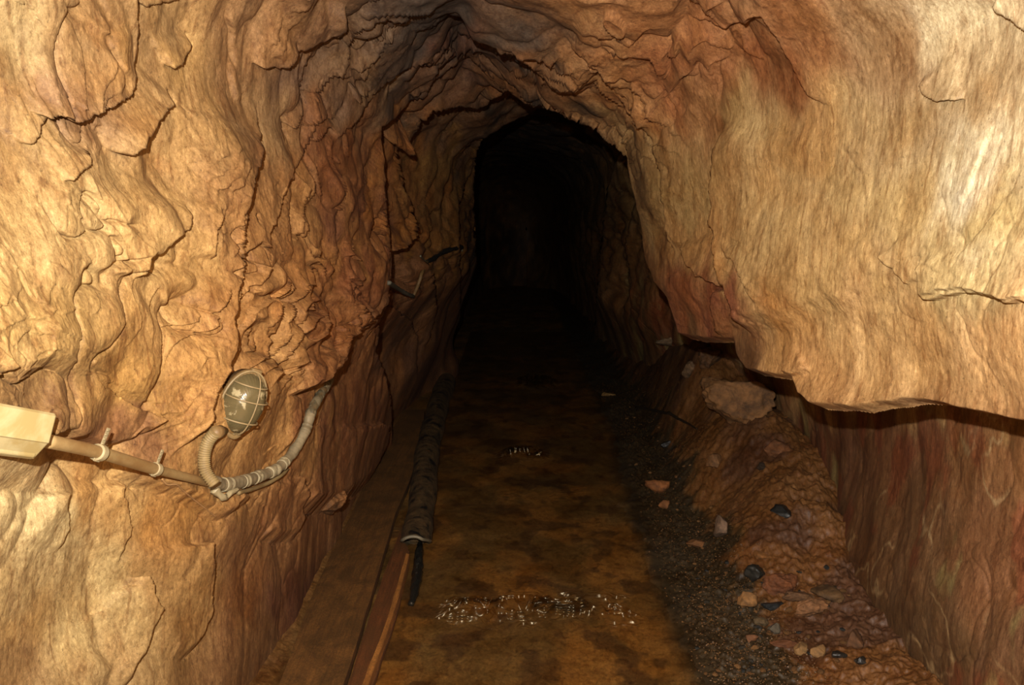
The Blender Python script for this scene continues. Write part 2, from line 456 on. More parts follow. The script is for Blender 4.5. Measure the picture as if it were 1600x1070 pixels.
def ramp(nt, fac, stops):
    r = nd(nt, 'ShaderNodeValToRGB')
    while len(r.color_ramp.elements) < len(stops): r.color_ramp.elements.new(.5)
    for e, (p, c) in zip(r.color_ramp.elements, stops):
        e.position = p
        e.color = (c[0], c[1], c[2], 1) if hasattr(c, '__len__') else (c, c, c, 1)
    nt.links.new(fac, r.inputs[0])
    return r

def mixc(nt, mode, fac, a, b):
    m = nd(nt, 'ShaderNodeMix', data_type='RGBA', blend_type=mode)
    for s, v in ((m.inputs[0], fac), (m.inputs[6], a), (m.inputs[7], b)):
        if hasattr(v, 'is_linked') or hasattr(v, 'links'): nt.links.new(v, s)
        elif hasattr(v, '__len__'): s.default_value = (*v[:3], 1)
        else: s.default_value = v
    return m.outputs[2]

def coords(nt, scale=(1, 1, 1)):
    tc = nd(nt, 'ShaderNodeTexCoord')
    mp = nd(nt, 'ShaderNodeMapping')
    mp.inputs['Scale'].default_value = scale
    nt.links.new(tc.outputs['Object'], mp.inputs['Vector'])
    return mp.outputs[0]

def rock_material(name, rough=.78, spec=.35, bump=1.0, streak=(1.0, 1.25, .75)):
    m, nt, b = new_mat(name)
    v = coords(nt); vs = coords(nt, streak)
    at = nd(nt, 'ShaderNodeAttribute', attribute_name='tint')
    big = noise_node(nt, vs, 5.0, 7, .62, .6)
    r1 = ramp(nt, big.outputs[0], [(.3, (.66, .57, .48)), (.44, (.94, .91, .87)), (.56, (1.06, 1.06, 1.06)), (.72, (1.3, 1.36, 1.45))])
    c = mixc(nt, 'MULTIPLY', 1.0, at.outputs[0], r1.outputs[0])
    fine = noise_node(nt, vs, 34.0, 8, .68, .3)
    r2 = ramp(nt, fine.outputs[0], [(.28, (.62, .54, .46)), (.46, (.95, .94, .93)), (.6, (1.06, 1.06, 1.04)), (.76, (1.28, 1.32, 1.38))])
    c = mixc(nt, 'MULTIPLY', .85, c, r2.outputs[0])
    gr = noise_node(nt, v, 300.0, 3, .7)
    r3 = ramp(nt, gr.outputs[0], [(.3, .78), (.5, 1.0), (.7, 1.18)])
    c = mixc(nt, 'MULTIPLY', .8, c, r3.outputs[0])
    sp = noise_node(nt, vs, 95.0, 7, .72, .2)
    r4 = ramp(nt, sp.outputs[0], [(.3, (.50, .42, .34)), (.44, (.90, .88, .85)), (.56, (1.08, 1.08, 1.08)), (.7, (1.55, 1.6, 1.7))])
    c = mixc(nt, 'MULTIPLY', 1.0, c, r4.outputs[0])
    wv = noise_node(nt, coords(nt, (streak[0] * 1.6, streak[1] * 1.6, streak[2] * .55)), 16.0, 9, .7, 1.4)
    r5 = ramp(nt, wv.outputs[0], [(.36, (.66, .56, .48)), (.47, (.97, .96, .95)), (.6, (1.05, 1.05, 1.05)), (.68, (1.35, 1.42, 1.55))])
    c = mixc(nt, 'MULTIPLY', 1.0, c, r5.outputs[0])
    # rusty blotches
    rb = noise_node(nt, v, 2.7, 6, .6, .8)
    rr = ramp(nt, rb.outputs[0], [(.52, 0.0), (.66, 1.0)])
    c2 = mixc(nt, 'MULTIPLY', .45, c, (.92, .68, .42))
    c = mixc(nt, 'MIX', rr.outputs[0], c, c2)
    # greyish violet film
    gb = noise_node(nt, coords(nt, (1.3, 1.3, 1.0)), 3.9, 6, .65, 1.1)
    g2 = ramp(nt, gb.outputs[0], [(.57, 0.0), (.68, .35)])
    c3 = mixc(nt, 'MULTIPLY', 1.0, c, (.84, .84, .98))
    c = mixc(nt, 'MIX', g2.outputs[0], c, c3)
    # dark pinholes
    pn = noise_node(nt, v, 120.0, 2, .5)
    pr = ramp(nt, pn.outputs[0], [(.27, .45), (.33, 1.0)])
    c = mixc(nt, 'MULTIPLY', .7, c, pr.outputs[0])
    nt.links.new(c, b.inputs['Base Color'])
    rg = ramp(nt, big.outputs[0], [(.3, rough - .15), (.7, rough + .08)])
    nt.links.new(rg.outputs[0], b.inputs['Roughness'])
    b.inputs['Specular IOR Level'].default_value = spec
    h1 = noise_node(nt, vs, 42.0, 9, .66, .3)
    h2 = noise_node(nt, v, 190.0, 6, .7)
    mu = nd(nt, 'ShaderNodeMath', operation='MULTIPLY'); mu.inputs[1].default_value = .22
    nt.links.new(h2.outputs[0], mu.inputs[0])
    ad = nd(nt, 'ShaderNodeMath', operation='ADD')
    nt.links.new(h1.outputs[0], ad.inputs[0]); nt.links.new(mu.outputs[0], ad.inputs[1])
    bp = nd(nt, 'ShaderNodeBump'); bp.inputs['Strength'].default_value = .7; bp.inputs['Distance'].default_value = .0042 * bump
    nt.links.new(ad.outputs[0], bp.inputs['Height'])
    nt.links.new(bp.outputs[0], b.inputs['Normal'])
    return m

M_ROCK = rock_material('rock_wall')
M_ROCK_R = rock_material('streaked_rock_wall', rough=.7, spec=.35, bump=.55, streak=(1.25, 1.4, .55))
M_FLOOR = rock_material('muddy_floor', rough=.55, spec=.5, bump=.7, streak=(1, .8, 1))

def simple_mat(name, col, rough=.7, spec=.4, var=.35, scale=30, bump=.002, dirt=None, dirt_amt=.5, metal=0, streak=(1, 1, 1)):
    m, nt, b = new_mat(name)
    v = coords(nt, streak)
    n = noise_node(nt, v, scale, 6, .65, .3)
    base = srgb(col)
    r = ramp(nt, n.outputs[0], [(.3, tuple(base * (1 - var))), (.5, tuple(base)), (.7, tuple(np.minimum(base * (1 + var), 1)))])
    c = r.outputs[0]
    if dirt is not None:
        n2 = noise_node(nt, v, scale * .35, 6, .7, .6)
        r2 = ramp(nt, n2.outputs[0], [(.5 - .25 * dirt_amt, 0.0), (.62, 1.0)])
        c = mixc(nt, 'MIX', r2.outputs[0], c, tuple(srgb(dirt)))
    nt.links.new(c, b.inputs['Base Color'])
    b.inputs['Roughness'].default_value = rough
    b.inputs['Specular IOR Level'].default_value = spec
    b.inputs['Metallic'].default_value = metal
    if bump:
        bp = nd(nt, 'ShaderNodeBump'); bp.inputs['Strength'].default_value = .7; bp.inputs['Distance'].default_value = bump
        nt.links.new(n.outputs[0], bp.inputs['Height']); nt.links.new(bp.outputs[0], b.inputs['Normal'])
    return m

# ------------------------------------------------------------------ object helpers
def tag(o, label=None, cat=None, group=None, kind=None):
    if label: o['label'] = label
    if cat: o['category'] = cat
    if group: o['group'] = group
    if kind: o['kind'] = kind
    return o

def grids_mesh(name, parts, mat, flip=False):
    """parts: (X, Y, Z, tint or None, keep-face mask or None), all put in one mesh"""
    COs, Qs, Ts, base = [], [], [], 0
    for X, Y, Z, tint, keep in parts:
        n, m = X.shape
        idx = np.arange(n * m).reshape(n, m)
        q = np.stack([idx[:-1, :-1], idx[1:, :-1], idx[1:, 1:], idx[:-1, 1:]], -1)
        q = q[keep] if keep is not None else q.reshape(-1, 4)
        used = np.zeros(n * m, bool); used[q.ravel()] = True
        new = np.cumsum(used) - 1
        COs.append(np.stack([X, Y, Z], -1).reshape(-1, 3)[used])
        if tint is not None: Ts.append(tint.reshape(-1, 3)[used])
        Qs.append(new[q] + base); base += int(used.sum())
    co = np.concatenate(COs).astype(np.float32); q = np.concatenate(Qs)
    if flip: q = q[:, ::-1]
    me = bpy.data.meshes.new(name)
    me.vertices.add(len(co)); me.vertices.foreach_set('co', co.ravel())
    me.loops.add(q.size); me.loops.foreach_set('vertex_index', q.ravel().astype(np.int32))
    me.polygons.add(len(q))
    me.polygons.foreach_set('loop_start', (np.arange(len(q)) * 4).astype(np.int32))
    me.polygons.foreach_set('loop_total', np.full(len(q), 4, np.int32))
    me.polygons.foreach_set('use_smooth', np.ones(len(q), bool))
    me.update(calc_edges=True)
    if Ts:
        at = me.attributes.new('tint', 'FLOAT_COLOR', 'POINT')
        c = np.concatenate([np.concatenate(Ts), np.ones((len(co), 1))], 1).astype(np.float32)
        at.data.foreach_set('color', c.ravel())
    me.materials.append(mat)
    o = bpy.data.objects.new(name, me)
    COL.objects.link(o)
    return o

def grid_mesh(name, X, Y, Z, tint, mat, flip=False):
    return grids_mesh(name, [(X, Y, Z, tint, None)], mat, flip)

YS = np.concatenate([np.linspace(-.5, 1.0, 30)[:-1], 1 / np.linspace(1 / 1.0, 1 / 13.0, 800), 13.0 + 3.0 * np.sin(np.linspace(0.05, math.pi / 2, 24))])
def make_shell(name, p0, p1, n, mat):
    ph = np.linspace(math.radians(p0), math.radians(p1), n)
    PH, YY = np.meshgrid(ph, YS, indexing='ij')
    rf, ri, hole = surface(PH, YY)
    c4 = np.stack([hole[:-1, :-1], hole[1:, :-1], hole[1:, 1:], hole[:-1, 1:]])
    parts = []
    for r, keep in ((rf, c4.min(0) < 6.0), (ri, c4.max(0) > -110.0)):
        X = axis_x(YY) + r * np.sin(PH)
        Z = AZ + r * np.cos(PH)
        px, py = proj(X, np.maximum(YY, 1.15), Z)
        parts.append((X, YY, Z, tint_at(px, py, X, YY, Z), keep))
    o = grids_mesh(name, parts, mat, flip=True)
    return tag(o, kind='structure')

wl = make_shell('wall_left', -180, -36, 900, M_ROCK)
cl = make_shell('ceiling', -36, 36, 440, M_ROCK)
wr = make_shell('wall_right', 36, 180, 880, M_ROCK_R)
tag(wl, label='rough ochre rock wall along the left side of the mine gallery', cat='wall')
tag(cl, label='jagged smoke-darkened rock roof of the mine gallery', cat='ceiling')
tag(wr, label='pale overhanging rock slab and brown recessed wall on the right', cat='wall')

# ------------------------------------------------------------------ floor
def floor_h(x, y):
    edge = .62 + .05 * fbm(y * 1.1, 0 * y, 0 * y + 2, 2, 8) + .10 * smooth(y, 3.2, 6)
    track = fbm(x * 3, y * 2, 0 * x, 3, 11) * .010 + fbm(x * 14, y * 12, 0 * x, 3, 12) * .003
    gut = .030 * smooth(x + .05 * fbm(x * 8, y * 6, 0 * x, 3, 16), edge - .10, edge + .10)
    grav = smooth(x, edge - .02, edge + .06) * (fbm(x * 26, y * 26, 0 * x, 3, 15) * .012 + np.maximum(perlin(x * 45, y * 45, 0 * x, 18), 0) * .012)
    bt = smooth(x, edge + .20, edge + .72 - .18 * smooth(y, 3.8, 4.8))
    bh = (.10 + .28 * smooth(y, 2.6, 3.6) + .20 * smooth(y, 4.0, 4.9)) * (1 - .5 * smooth(y, 5.3, 7))
    # two mounds of slumped earth
    def bump(cx, cy, sx, sy, h):
        return h * np.exp(-((x - cx) / sx) ** 2 - ((y - cy) / sy) ** 2)
    m = bump(1.08, 3.95, .30, .35, .16) + bump(1.05, 3.05, .24, .30, .11) + bump(1.2, 5.0, .35, .4, .08) - bump(1.1, 4.5, .3, .15, .05) - bump(1.15, 3.5, .3, .12, .05)
    rough = bt * (fbm(x * 5, y * 5, 0 * x, 3, 25) * .035 - np.abs(fbm(x * 6, y * 5, 0 * x, 2, 27)) * .030 + fbm(x * 40, y * 40, 0 * x, 3, 28, .6) * .0035)
    left = smooth(-x, .70, .86) * (.05 + fbm(x * 40, y * 40, 0 * x, 4, 29, .65) * .004)
    return track + gut + grav + bt * bh + m * smooth(x, edge + .1, edge + .3) + rough + left

FT = [((-.6, 3), (118, 82, 34)), ]
def floor_tint(x, y, z):
    mud = srgb((158, 110, 50)); mud2 = srgb((124, 92, 46)); dark = srgb((64, 52, 32)); bank = srgb((138, 92, 48)); red = srgb((108, 72, 46)); rub = srgb((140, 98, 54))
    n = smooth(fbm(x * 3, y * 2.2, 0 * x, 4, 70), -.25, .35)[..., None]
    c = mud2 + (mud - mud2) * n
    pt = smooth(fbm(x * 6, y * 5, 0 * x + 4, 4, 71), .12, .32)[..., None]
    c = c + (srgb((88, 60, 32)) - c) * pt * .7
    edge = .62 + .05 * fbm(y * 1.1, 0 * y, 0 * y + 2, 2, 8) + .10 * smooth(y, 3.2, 6)
    g = (smooth(x, edge - .10, edge + .0) * (1 - smooth(x + .10 * fbm(x * 9, y * 9, 0 * x, 3, 73), edge + .26, edge + .36)))[..., None]
    c = c + (dark - c) * g * .95
    b = smooth(x + .10 * fbm(x * 9, y * 9, 0 * x, 3, 73), edge + .26, edge + .36)[..., None]
    bb = bank + (red - bank) * smooth(fbm(x * 2.6, y * 2.6, 0 * x, 3, 75), -.05, .3)[..., None]
    bb = bb + (srgb((92, 62, 34)) - bb) * smooth(y, 4.4, 5.2)[..., None] * .7
    c = c + (bb - c) * b
    l = smooth(-x, .70, .80)[..., None]
    c = c + (rub - c) * l * .8
    return c

xs = np.concatenate([np.linspace(-1.5, -.95, 30)[:-1], np.linspace(-.95, .55, 230)[:-1], np.linspace(.55, 1.5, 330)[:-1], np.linspace(1.5, 2.1, 40)])
ysf = np.concatenate([np.linspace(-1.6, 1.8, 40)[:-1], 1 / np.linspace(1 / 1.8, 1 / 16.2, 640)])
FX, FY = np.meshgrid(xs, ysf, indexing='ij')
FZ = floor_h(FX, FY)
fo = grid_mesh('floor', FX, FY, FZ, floor_tint(FX, FY, FZ), M_FLOOR)
tag(fo, kind='structure', label='muddy gallery floor with gravel gutter and earth bank', cat='floor')
bpy.context.view_layer.update()

# thin sheet of water on the track
def water_mat():
    m = bpy.data.materials.new('water_film'); m.use_nodes = True
    nt = m.node_tree
    for n in list(nt.nodes): nt.nodes.remove(n)
    out = nd(nt, 'ShaderNodeOutputMaterial')
    tr = nd(nt, 'ShaderNodeBsdfTransparent'); tr.inputs[0].default_value = (.93, .90, .84, 1)
    gl = nd(nt, 'ShaderNodeBsdfGlossy'); gl.inputs[0].default_value = (.9, .74, .5, 1); gl.inputs['Roughness'].default_value = .25
    lw = nd(nt, 'ShaderNodeLayerWeight'); lw.inputs[0].default_value = .5
    pw = nd(nt, 'ShaderNodeMath', operation='POWER'); pw.inputs[1].default_value = 5.0
    nt.links.new(lw.outputs['Facing'], pw.inputs[0])
    fr = nd(nt, 'ShaderNodeMath', operation='MULTIPLY_ADD'); fr.inputs[1].default_value = .98; fr.inputs[2].default_value = .02
    nt.links.new(pw.outputs[0], fr.inputs[0])
    mx = nd(nt, 'ShaderNodeMixShader')
    nt.links.new(fr.outputs[0], mx.inputs[0]); nt.links.new(tr.outputs[0], mx.inputs[1]); nt.links.new(gl.outputs[0], mx.inputs[2])
    nt.links.new(mx.outputs[0], out.inputs[0])
    return m
wx = np.linspace(-.52, .80, 480)
wy = 1 / np.linspace(1 / 2.0, 1 / 9.5, 1900)
WX, WY = np.meshgrid(wx, wy, indexing='ij')
def ripple(x, y):
    h = fbm(x * 5, y * 5, 0 * x, 2, 81) * .0006
    def band(yc, wd, a, k, x0, x1):
        yw = y - yc - .05 * fbm(x * 3, 0 * x, 0 * x, 2, 83)
        env = np.exp(-(yw / wd) ** 2) * smooth(x, x0, x0 + .12) * (1 - smooth(x, x1 - .15, x1))
        mod = smooth(fbm(x * 7, y * 9, 0 * x, 3, 84), -.5, .1)
        p = y * k + 2.0 * fbm(x * 5, y * 4, 0 * x, 3, 85) + 1.2 * fbm(x * 14, y * 12, 0 * x, 2, 86)
        return a * env * mod * (.5 + .5 * np.cos(p * 2 * math.pi)) ** 1.3
    h = h + band(2.70, .10, .036, 27, -.32, .54) + band(4.58, .10, .060, 20, -.12, .27) + band(6.6, .15, .085, 15, .0, .45) + band(3.9, .10, .004, 30, -.1, .5)
    return h
WZ = .0105 + ripple(WX, WY)
wo = grid_mesh('shallow_water', WX, WY, WZ, None, water_mat())
tag(wo, label='shallow rippled water film covering the orange mud track between the planks and the gravel', cat='water', kind='stuff')
bpy.context.view_layer.update()

# ------------------------------------------------------------------ picking points on the rock
SHELL = [wl, cl, wr, fo]
def hit(px, py, off=0.0, objs=None):
    """world point on the rock seen at that pixel, moved off along the surface normal"""
    o = Vector((0, 0, CAMZ))
    d = Vector(unproj(px, py, 1.0)) - o
    d.normalize()
    best = None
    for ob in (objs or SHELL):
        ok, loc, nor, _ = ob.ray_cast(o, d)
        if ok and (best is None or (loc - o).length < best[2]):
            best = (loc, nor, (loc - o).length)
    if best is None: return Vector(unproj(px, py, 3.0)), Vector((0, -1, 0))
    loc, nor, _ = best
    if nor.dot(d) > 0: nor = -nor
    return loc + nor * off, nor

def toward(p, dist):
    return p + (Vector((0, 0, CAMZ)) - p).normalized() * dist

def at_depth(px, py, D):
    return Vector(unproj(px, py, D))

def depth_of(p):
    return p[1] * CP - (p[2] - CAMZ) * SP

def bm_obj(name, bm, mat, parent=None, smooth_=True):
    me = bpy.data.meshes.new(name)
    bm.normal_update()
    bm.to_mesh(me); bm.free()
    if smooth_:
        for p in me.polygons: p.use_smooth = True
    for m in (mat if isinstance(mat, list) else [mat]): me.materials.append(m)
    o = bpy.data.objects.new(name, me)
    COL.objects.link(o)
    if parent is not None:
        o.parent = parent
        o.matrix_parent_inverse = parent.matrix_world.inverted() if False else Matrix.Translation(-parent.location)
    return o

def empty(name, loc, label, cat, group=None):
    o = bpy.data.objects.new(name, None)
    COL.objects.link(o)
    o.location = loc
    o.empty_display_size = .05
    return tag(o, label, cat, group)

def catmull(pts, n=8):
    P = [Vector(p) for p in pts]
    P = [P[0] * 2 - P[1]] + P + [P[-1] * 2 - P[-2]]
    out = []
    for i in range(1, len(P) - 2):
        for k in range(n):
            t = k / n
            a, b, c, d = P[i - 1], P[i], P[i + 1], P[i + 2]
            out.append(.5 * ((2 * b) + (c - a) * t + (2 * a - 5 * b + 4 * c - d) * t * t + (3 * b - a - 3 * c + d) * t ** 3))
    out.append(P[-2])
    return out

def tube(bm, pts, rad, seg=14, jitter=0, seed=0, cap=True, squash=None):
    """rad: number or function of (t, arc length)"""
    rnd = random.Random(seed)
    pts = [Vector(p) for p in pts]
    L = [0]
    for a, b in zip(pts[:-1], pts[1:]): L.append(L[-1] + (b - a).length)
    tan = [(pts[min(i + 1, len(pts) - 1)] - pts[max(i - 1, 0)]).normalized() for i in range(len(pts))]
    up = Vector((0, 0, 1)) if abs(tan[0].z) < .9 else Vector((1, 0, 0))
    u = (up - tan[0] * up.dot(tan[0])).normalized()
    rings = []
    for i, p in enumerate(pts):
        u = (u - tan[i] * u.dot(tan[i])).normalized()
        v = tan[i].cross(u)
        r = rad(L[i] / L[-1], L[i]) if callable(rad) else rad
        ring = []
        for k in range(seg):
            a = 2 * math.pi * k / seg
            rr = r
            if jitter:
                q = p * 40 + Vector((math.cos(a), math.sin(a), seed)) * 1.3
                rr = r * (1 + jitter * mnoise.noise(q))
            ring.append(bm.verts.new(p + (u * math.cos(a) + v * math.sin(a)) * rr))
        rings.append(ring)
    for a, b in zip(rings[:-1], rings[1:]):
        for k in range(seg):
            bm.faces.new((a[k], a[(k + 1) % seg], b[(k + 1) % seg], b[k]))
    if cap:
        bm.faces.new(rings[0][::-1]); bm.faces.new(rings[-1])
    return rings

def resample(pts, step):
    out = [pts[0]]
    acc = 0
    for a, b in zip(pts[:-1], pts[1:]):
        l = (b - a).length
        while acc + l >= step and l > 0:
            t = (step - acc) / l
            a = a + (b - a) * t
            out.append(a.copy()); l = (b - a).length; acc = 0
        acc += l
    return out

# ------------------------------------------------------------------ stones
def rock_bm(seed, dims, sub=4, cuts=9, rough=.07):
    rnd = random.Random(seed)
    bm = bmesh.new()
    bmesh.ops.create_icosphere(bm, subdivisions=sub, radius=1.0)
    planes = []
    for _ in range(cuts):
        n = Vector((rnd.gauss(0, 1), rnd.gauss(0, 1), rnd.gauss(0, 1))).normalized()
        planes.append((n, rnd.uniform(.45, .80)))
    for v in bm.verts:
        p = v.co.copy()
        for n, d in planes:
            e = p.dot(n) - d
            if e > 0: p -= n * e * .92
        q = p * 1.7 + Vector((seed, seed * .3, 0))
        p *= 1 + rough * 1.6 * mnoise.noise(q) + rough * mnoise.noise(q * 3.1) + rough * .45 * mnoise.noise(q * 8)
        v.co = Vector((p.x * dims[0], p.y * dims[1], p.z * dims[2]))
    return bm

STONE_MATS = {}
def stone_mat(col, wet=False):
    k = (col, wet)
    if k not in STONE_MATS:
        STONE_MATS[k] = simple_mat('stone_%d' % len(STONE_MATS), col, rough=.45 if wet else .8, spec=.5 if wet else .3, var=.45, scale=22, bump=.004,
                                   dirt=tuple(int(c * .62) for c in col), dirt_amt=.2)
    return STONE_MATS[k]

def stone(name, box, col, label, seed, rot=0.0, thick=.8, tilt=(0, 0), sink=.3, cat='stone', wet=False, cuts=11, group=None, sub=4, on=None):
    x0, y0, x1, y1 = box
    c, n = hit((x0 + x1) / 2, (y0 + y1) / 2, 0, on or [fo])
    D = depth_of(c)
    wdt = (x1 - x0) / FPX * D
    hgt = (y1 - y0) / FPX * D
    hz = max(wdt * .22, hgt * thick * .5)
    dy = max(hgt * .9, wdt * .45)
    bm = rock_bm(seed, (wdt * .56, dy * .56, hz), sub=5 if name == 'rock' else sub, cuts=cuts, rough=.13 if name == 'rock' else .09)
    o = bm_obj(name, bm, stone_mat(col, wet))
    o.location = c + Vector((0, 0, hz * (1 - sink) - hz * .35))
    if on: o.location = toward(o.location.copy(), .06)
    o.rotation_euler = (tilt[0], tilt[1], rot)
    return tag(o, label, cat, group)

DK = (52, 46, 40)
stone('rock', (1100, 604, 1218, 684), (150, 104, 60), 'large oblong brown boulder with pale left tip on the right bank below the overhang', 3, rot=-.35, thick=1.0, sink=.25, tilt=(0, .15), cat='rock')
stone('rock', (1086, 546, 1136, 584), (118, 78, 42), 'squarish brown rock at back of the bank directly under the slab corner', 5, thick=1.2, cat='rock')
stone('rock', (1028, 524, 1076, 550), (150, 118, 84), 'flat pale grey rock farthest back on the right bank', 6, thick=.7, cat='rock')
stone('stone', (1064, 570, 1088, 594), (140, 105, 72), 'small pale stone left of the squarish brown rock', 7, thick=1.2)
stone('stone', (940, 612, 962, 625), (150, 112, 60), 'small flat tan stone alone at the water edge', 8, thick=.8)
stone('stone', (1030, 688, 1054, 703), DK, 'small black stone between the broken stick and the earth mound', 9, thick=.8, wet=True)
stone('stone', (1006, 754, 1056, 776), (165, 102, 52), 'flat orange stone at the tip of the earth mound', 10, rot=-.2, thick=.7, sink=.1)
stone('stone', (1028, 781, 1048, 800), (150, 96, 52), 'rounded orange pebble just below the flat orange stone', 11, thick=.9)
stone('stone', (1202, 786, 1238, 822), (46, 44, 40), 'dark grey splinter of stone leaning between the two earth mounds', 12, rot=-.9, thick=.5, wet=True, sink=0)
stone('stone', (1113, 819, 1139, 854), (150, 118, 92), 'upright round pale stone beside the flat layered one', 13, thick=1.1, sink=.0)
stone('stone', (1072, 844, 1110, 864), (140, 92, 50), 'flat layered orange-brown stone left of the round pale one', 14, thick=.8, sink=.1)
stone('stone', (1165, 885, 1198, 917), (50, 48, 42), 'blackish wet stone above the small pale tan cobble', 15, thick=1.0, wet=True)
stone('rock', (1193, 899, 1246, 940), (135, 80, 44), 'blocky rust-brown rock right of the blackish wet stone', 16, thick=1.0, cat='rock')
stone('stone', (1152, 933, 1183, 961), (178, 128, 76), 'small pale tan cobble standing on the dark gravel', 17, thick=1.1, sink=0)
stone('stone', (1186, 941, 1224, 958), (48, 50, 50), 'long wet black stone between pale cobble and tan slab', 18, rot=.25, thick=.8, wet=True)
stone('rock', (1235, 942, 1295, 974), (165, 115, 74), 'tan slab with straight top edge among the rubble by the right wall', 19, rot=.2, thick=1.0, sink=0, cat='rock', cuts=14)
stone('rock', (1226, 926, 1280, 946), (125, 88, 56), 'thin brown slab lying behind the tan slab', 20, rot=.1, thick=.7, cat='rock')
stone('stone', (1270, 905, 1316, 956), (120, 88, 54), 'long leaning brown stone against the right wall foot', 21, rot=-.9, thick=.6, cat='stone')
stone('stone', (1178, 963, 1199, 983), (118, 96, 66), 'small grey-brown stone under the long wet black one', 22, thick=1.0)
stone('stone', (1198, 976, 1222, 996), (108, 96, 78), 'small greyish round stone left of the slab rubble', 23, thick=1.0)
stone('stone', (1162, 992, 1186, 1006), (140, 92, 58), 'flat reddish chip lying on gravel at the rubble edge', 24, thick=.8)
stone('stone', (1202, 996, 1248, 1020), (122, 74, 42), 'flat rusty stone below the small greyish round stone', 25, thick=.7)
stone('stone', (1241, 1005, 1266, 1030), (168, 126, 78), 'pale yellowish stone near the bottom, left one of a close pair', 26, thick=1.0, rot=.5)
stone('stone', (1267, 1008, 1293, 1032), (160, 118, 70), 'pale yellowish stone near the bottom, right one of a close pair', 27, thick=1.0)
stone('stone', (1320, 990, 1350, 1024), (118, 78, 46), 'brown stone touching the right wall near the bottom edge', 28, thick=1.1)
stone('stone', (1334, 1026, 1354, 1044), DK, 'little black stone under the brown one at the right wall', 29, thick=1.0, wet=True)
stone('stone', (1300, 1018, 1322, 1034), DK, 'little black stone just right of the pale yellowish pair', 31, thick=1.0, wet=True)
stone('stone', (1180, 724, 1200, 738), (70, 52, 36), 'small dark brown stone on top of the orange earth mound', 32, thick=1.0)
stone('stone', (1104, 712, 1132, 738), (150, 104, 62), 'tan rock fragment poking out of the orange earth mound', 33, thick=1.0, sink=.4)
stone('stone', (1190, 690, 1232, 726), (140, 88, 50), 'rounded brown stone half buried at top right of the earth mound', 34, thick=1.0, sink=.5)
stone('stone', (1172, 862, 1206, 880), (150, 98, 48), 'small ochre stone on the dark red mound above the blackish wet stone', 35, thick=.8, rot=-.4)
# fallen wedge beside the planks
stone('rock', (482, 768, 545, 828), (160, 108, 62), 'tan wedge-shaped rock jutting from the foot of the left wall above the planks', 41, rot=.5, thick=.8, sink=.1, cat='rock', cuts=12, on=[wl, fo])

# small pebbles: one mesh per look, copied
rnd = random.Random(7)
protos = [bm_obj('pebble', rock_bm(100 + i, (1, .8, .5), sub=2, cuts=6), stone_mat(c, i % 2 == 1))
          for i, c in enumerate([(140, 95, 48), (70, 58, 40), (160, 112, 62), (52, 50, 44)])]
used = [False] * 4
def pebble(px, py, s, k, label, group):
    c, n = hit(px, py, 0, [fo])
    if (hit(px, py, 0)[0] - c).length > .02: return      # behind the rock
    o = protos[k] if not used[k] else protos[k].copy()
    if used[k]: COL.objects.link(o)
    used[k] = True
    o.scale = (s, s * rnd.uniform(.8, 1.2), s * rnd.uniform(.8, 1.3))
    o.rotation_euler = (rnd.uniform(-.3, .3), rnd.uniform(-.3, .3), rnd.uniform(0, 6.28))
    o.location = c + Vector((0, 0, s * .15))
    tag(o, label, 'pebble', group)
for i in range(110):
    t = rnd.random() ** 1.3
    py = 1055 - t * 430
    cx = 1185 - t * 195
    px = cx + rnd.gauss(0, 38 - 12 * t)
    pebble(px, py, rnd.uniform(.005, .014), rnd.choice([0, 0, 1, 2, 3]), 'small loose pebble in the dark gravel gutter at the foot of the bank', 'pebbles in the gravel gutter')
for i in range(40):
    t = rnd.random()
    px = 520 + 75 * t + rnd.gauss(0, 7); py = 870 - 150 * t + rnd.gauss(0, 8)
    pebble(px, py, rnd.uniform(.006, .016), rnd.choice([0, 2]), 'small tan rubble stone between the left wall and the plank', 'rubble beside the planks')
for i in range(34):
    px = rnd.uniform(1150, 1330); py = 880 + rnd.random() * 170
    pebble(px, py, rnd.uniform(.008, .018), rnd.choice([0, 1, 2, 3]), 'small stone chip on the rubble bank by the right wall', 'stone chips on the bank')

# gravel in the gutter
def gravel():
    bm = bmesh.new()
    r = random.Random(3)
    base = []
    for i in range(4200):
        t = r.random()
        y = 1 / (1 / 2.1 * (1 - t) + 1 / 6.5 * t)
        x = .66 + .10 * (1 if y > 4.5 else max(0, (y - 3.2) / 1.3)) + r.uniform(-.02, .32) + r.gauss(0, .03)
        s = r.uniform(.0018, .0050)
        z = float(floor_h(np.array([x]), np.array([y]))[0]) if False else 0
        base.append((x, y, s))
    X = np.array([b[0] for b in base]); Y = np.array([b[1] for b in base])
    Z = floor_h(X, Y)
    for (x, y, s), z in zip(base, Z):
        vs = [bm.verts.new((x + s * r.uniform(.7, 1.3) * a, y + s * r.uniform(.7, 1.3) * b, z + s * c * r.uniform(.6, 1)))
              for a, b, c in ((1, 0, 0), (0, 1, 0), (-1, 0, 0), (0, -1, 0), (0, 0, 1), (0, 0, -.6))]
        for a, b, c in ((0, 1, 4), (1, 2, 4), (2, 3, 4), (3, 0, 4), (1, 0, 5), (2, 1, 5), (3, 2, 5), (0, 3, 5)):
            bm.faces.new((vs[a], vs[b], vs[c]))
    return bm
go = bm_obj('gravel', gravel(), simple_mat('gravel_grit', (112, 76, 36), rough=.5, spec=.5, var=.6, scale=60, bump=0), smooth_=False)
tag(go, 'fine dark wet gravel in the gutter between the water and the bank', 'gravel', kind='stuff')

# ------------------------------------------------------------------ timber along the left of the track
def floor_pt(px, py, z):
    b = (535 - py) / FPX
    D = (CAMZ - z) / (SP - b * CP)
    return Vector(unproj(px, py, D))

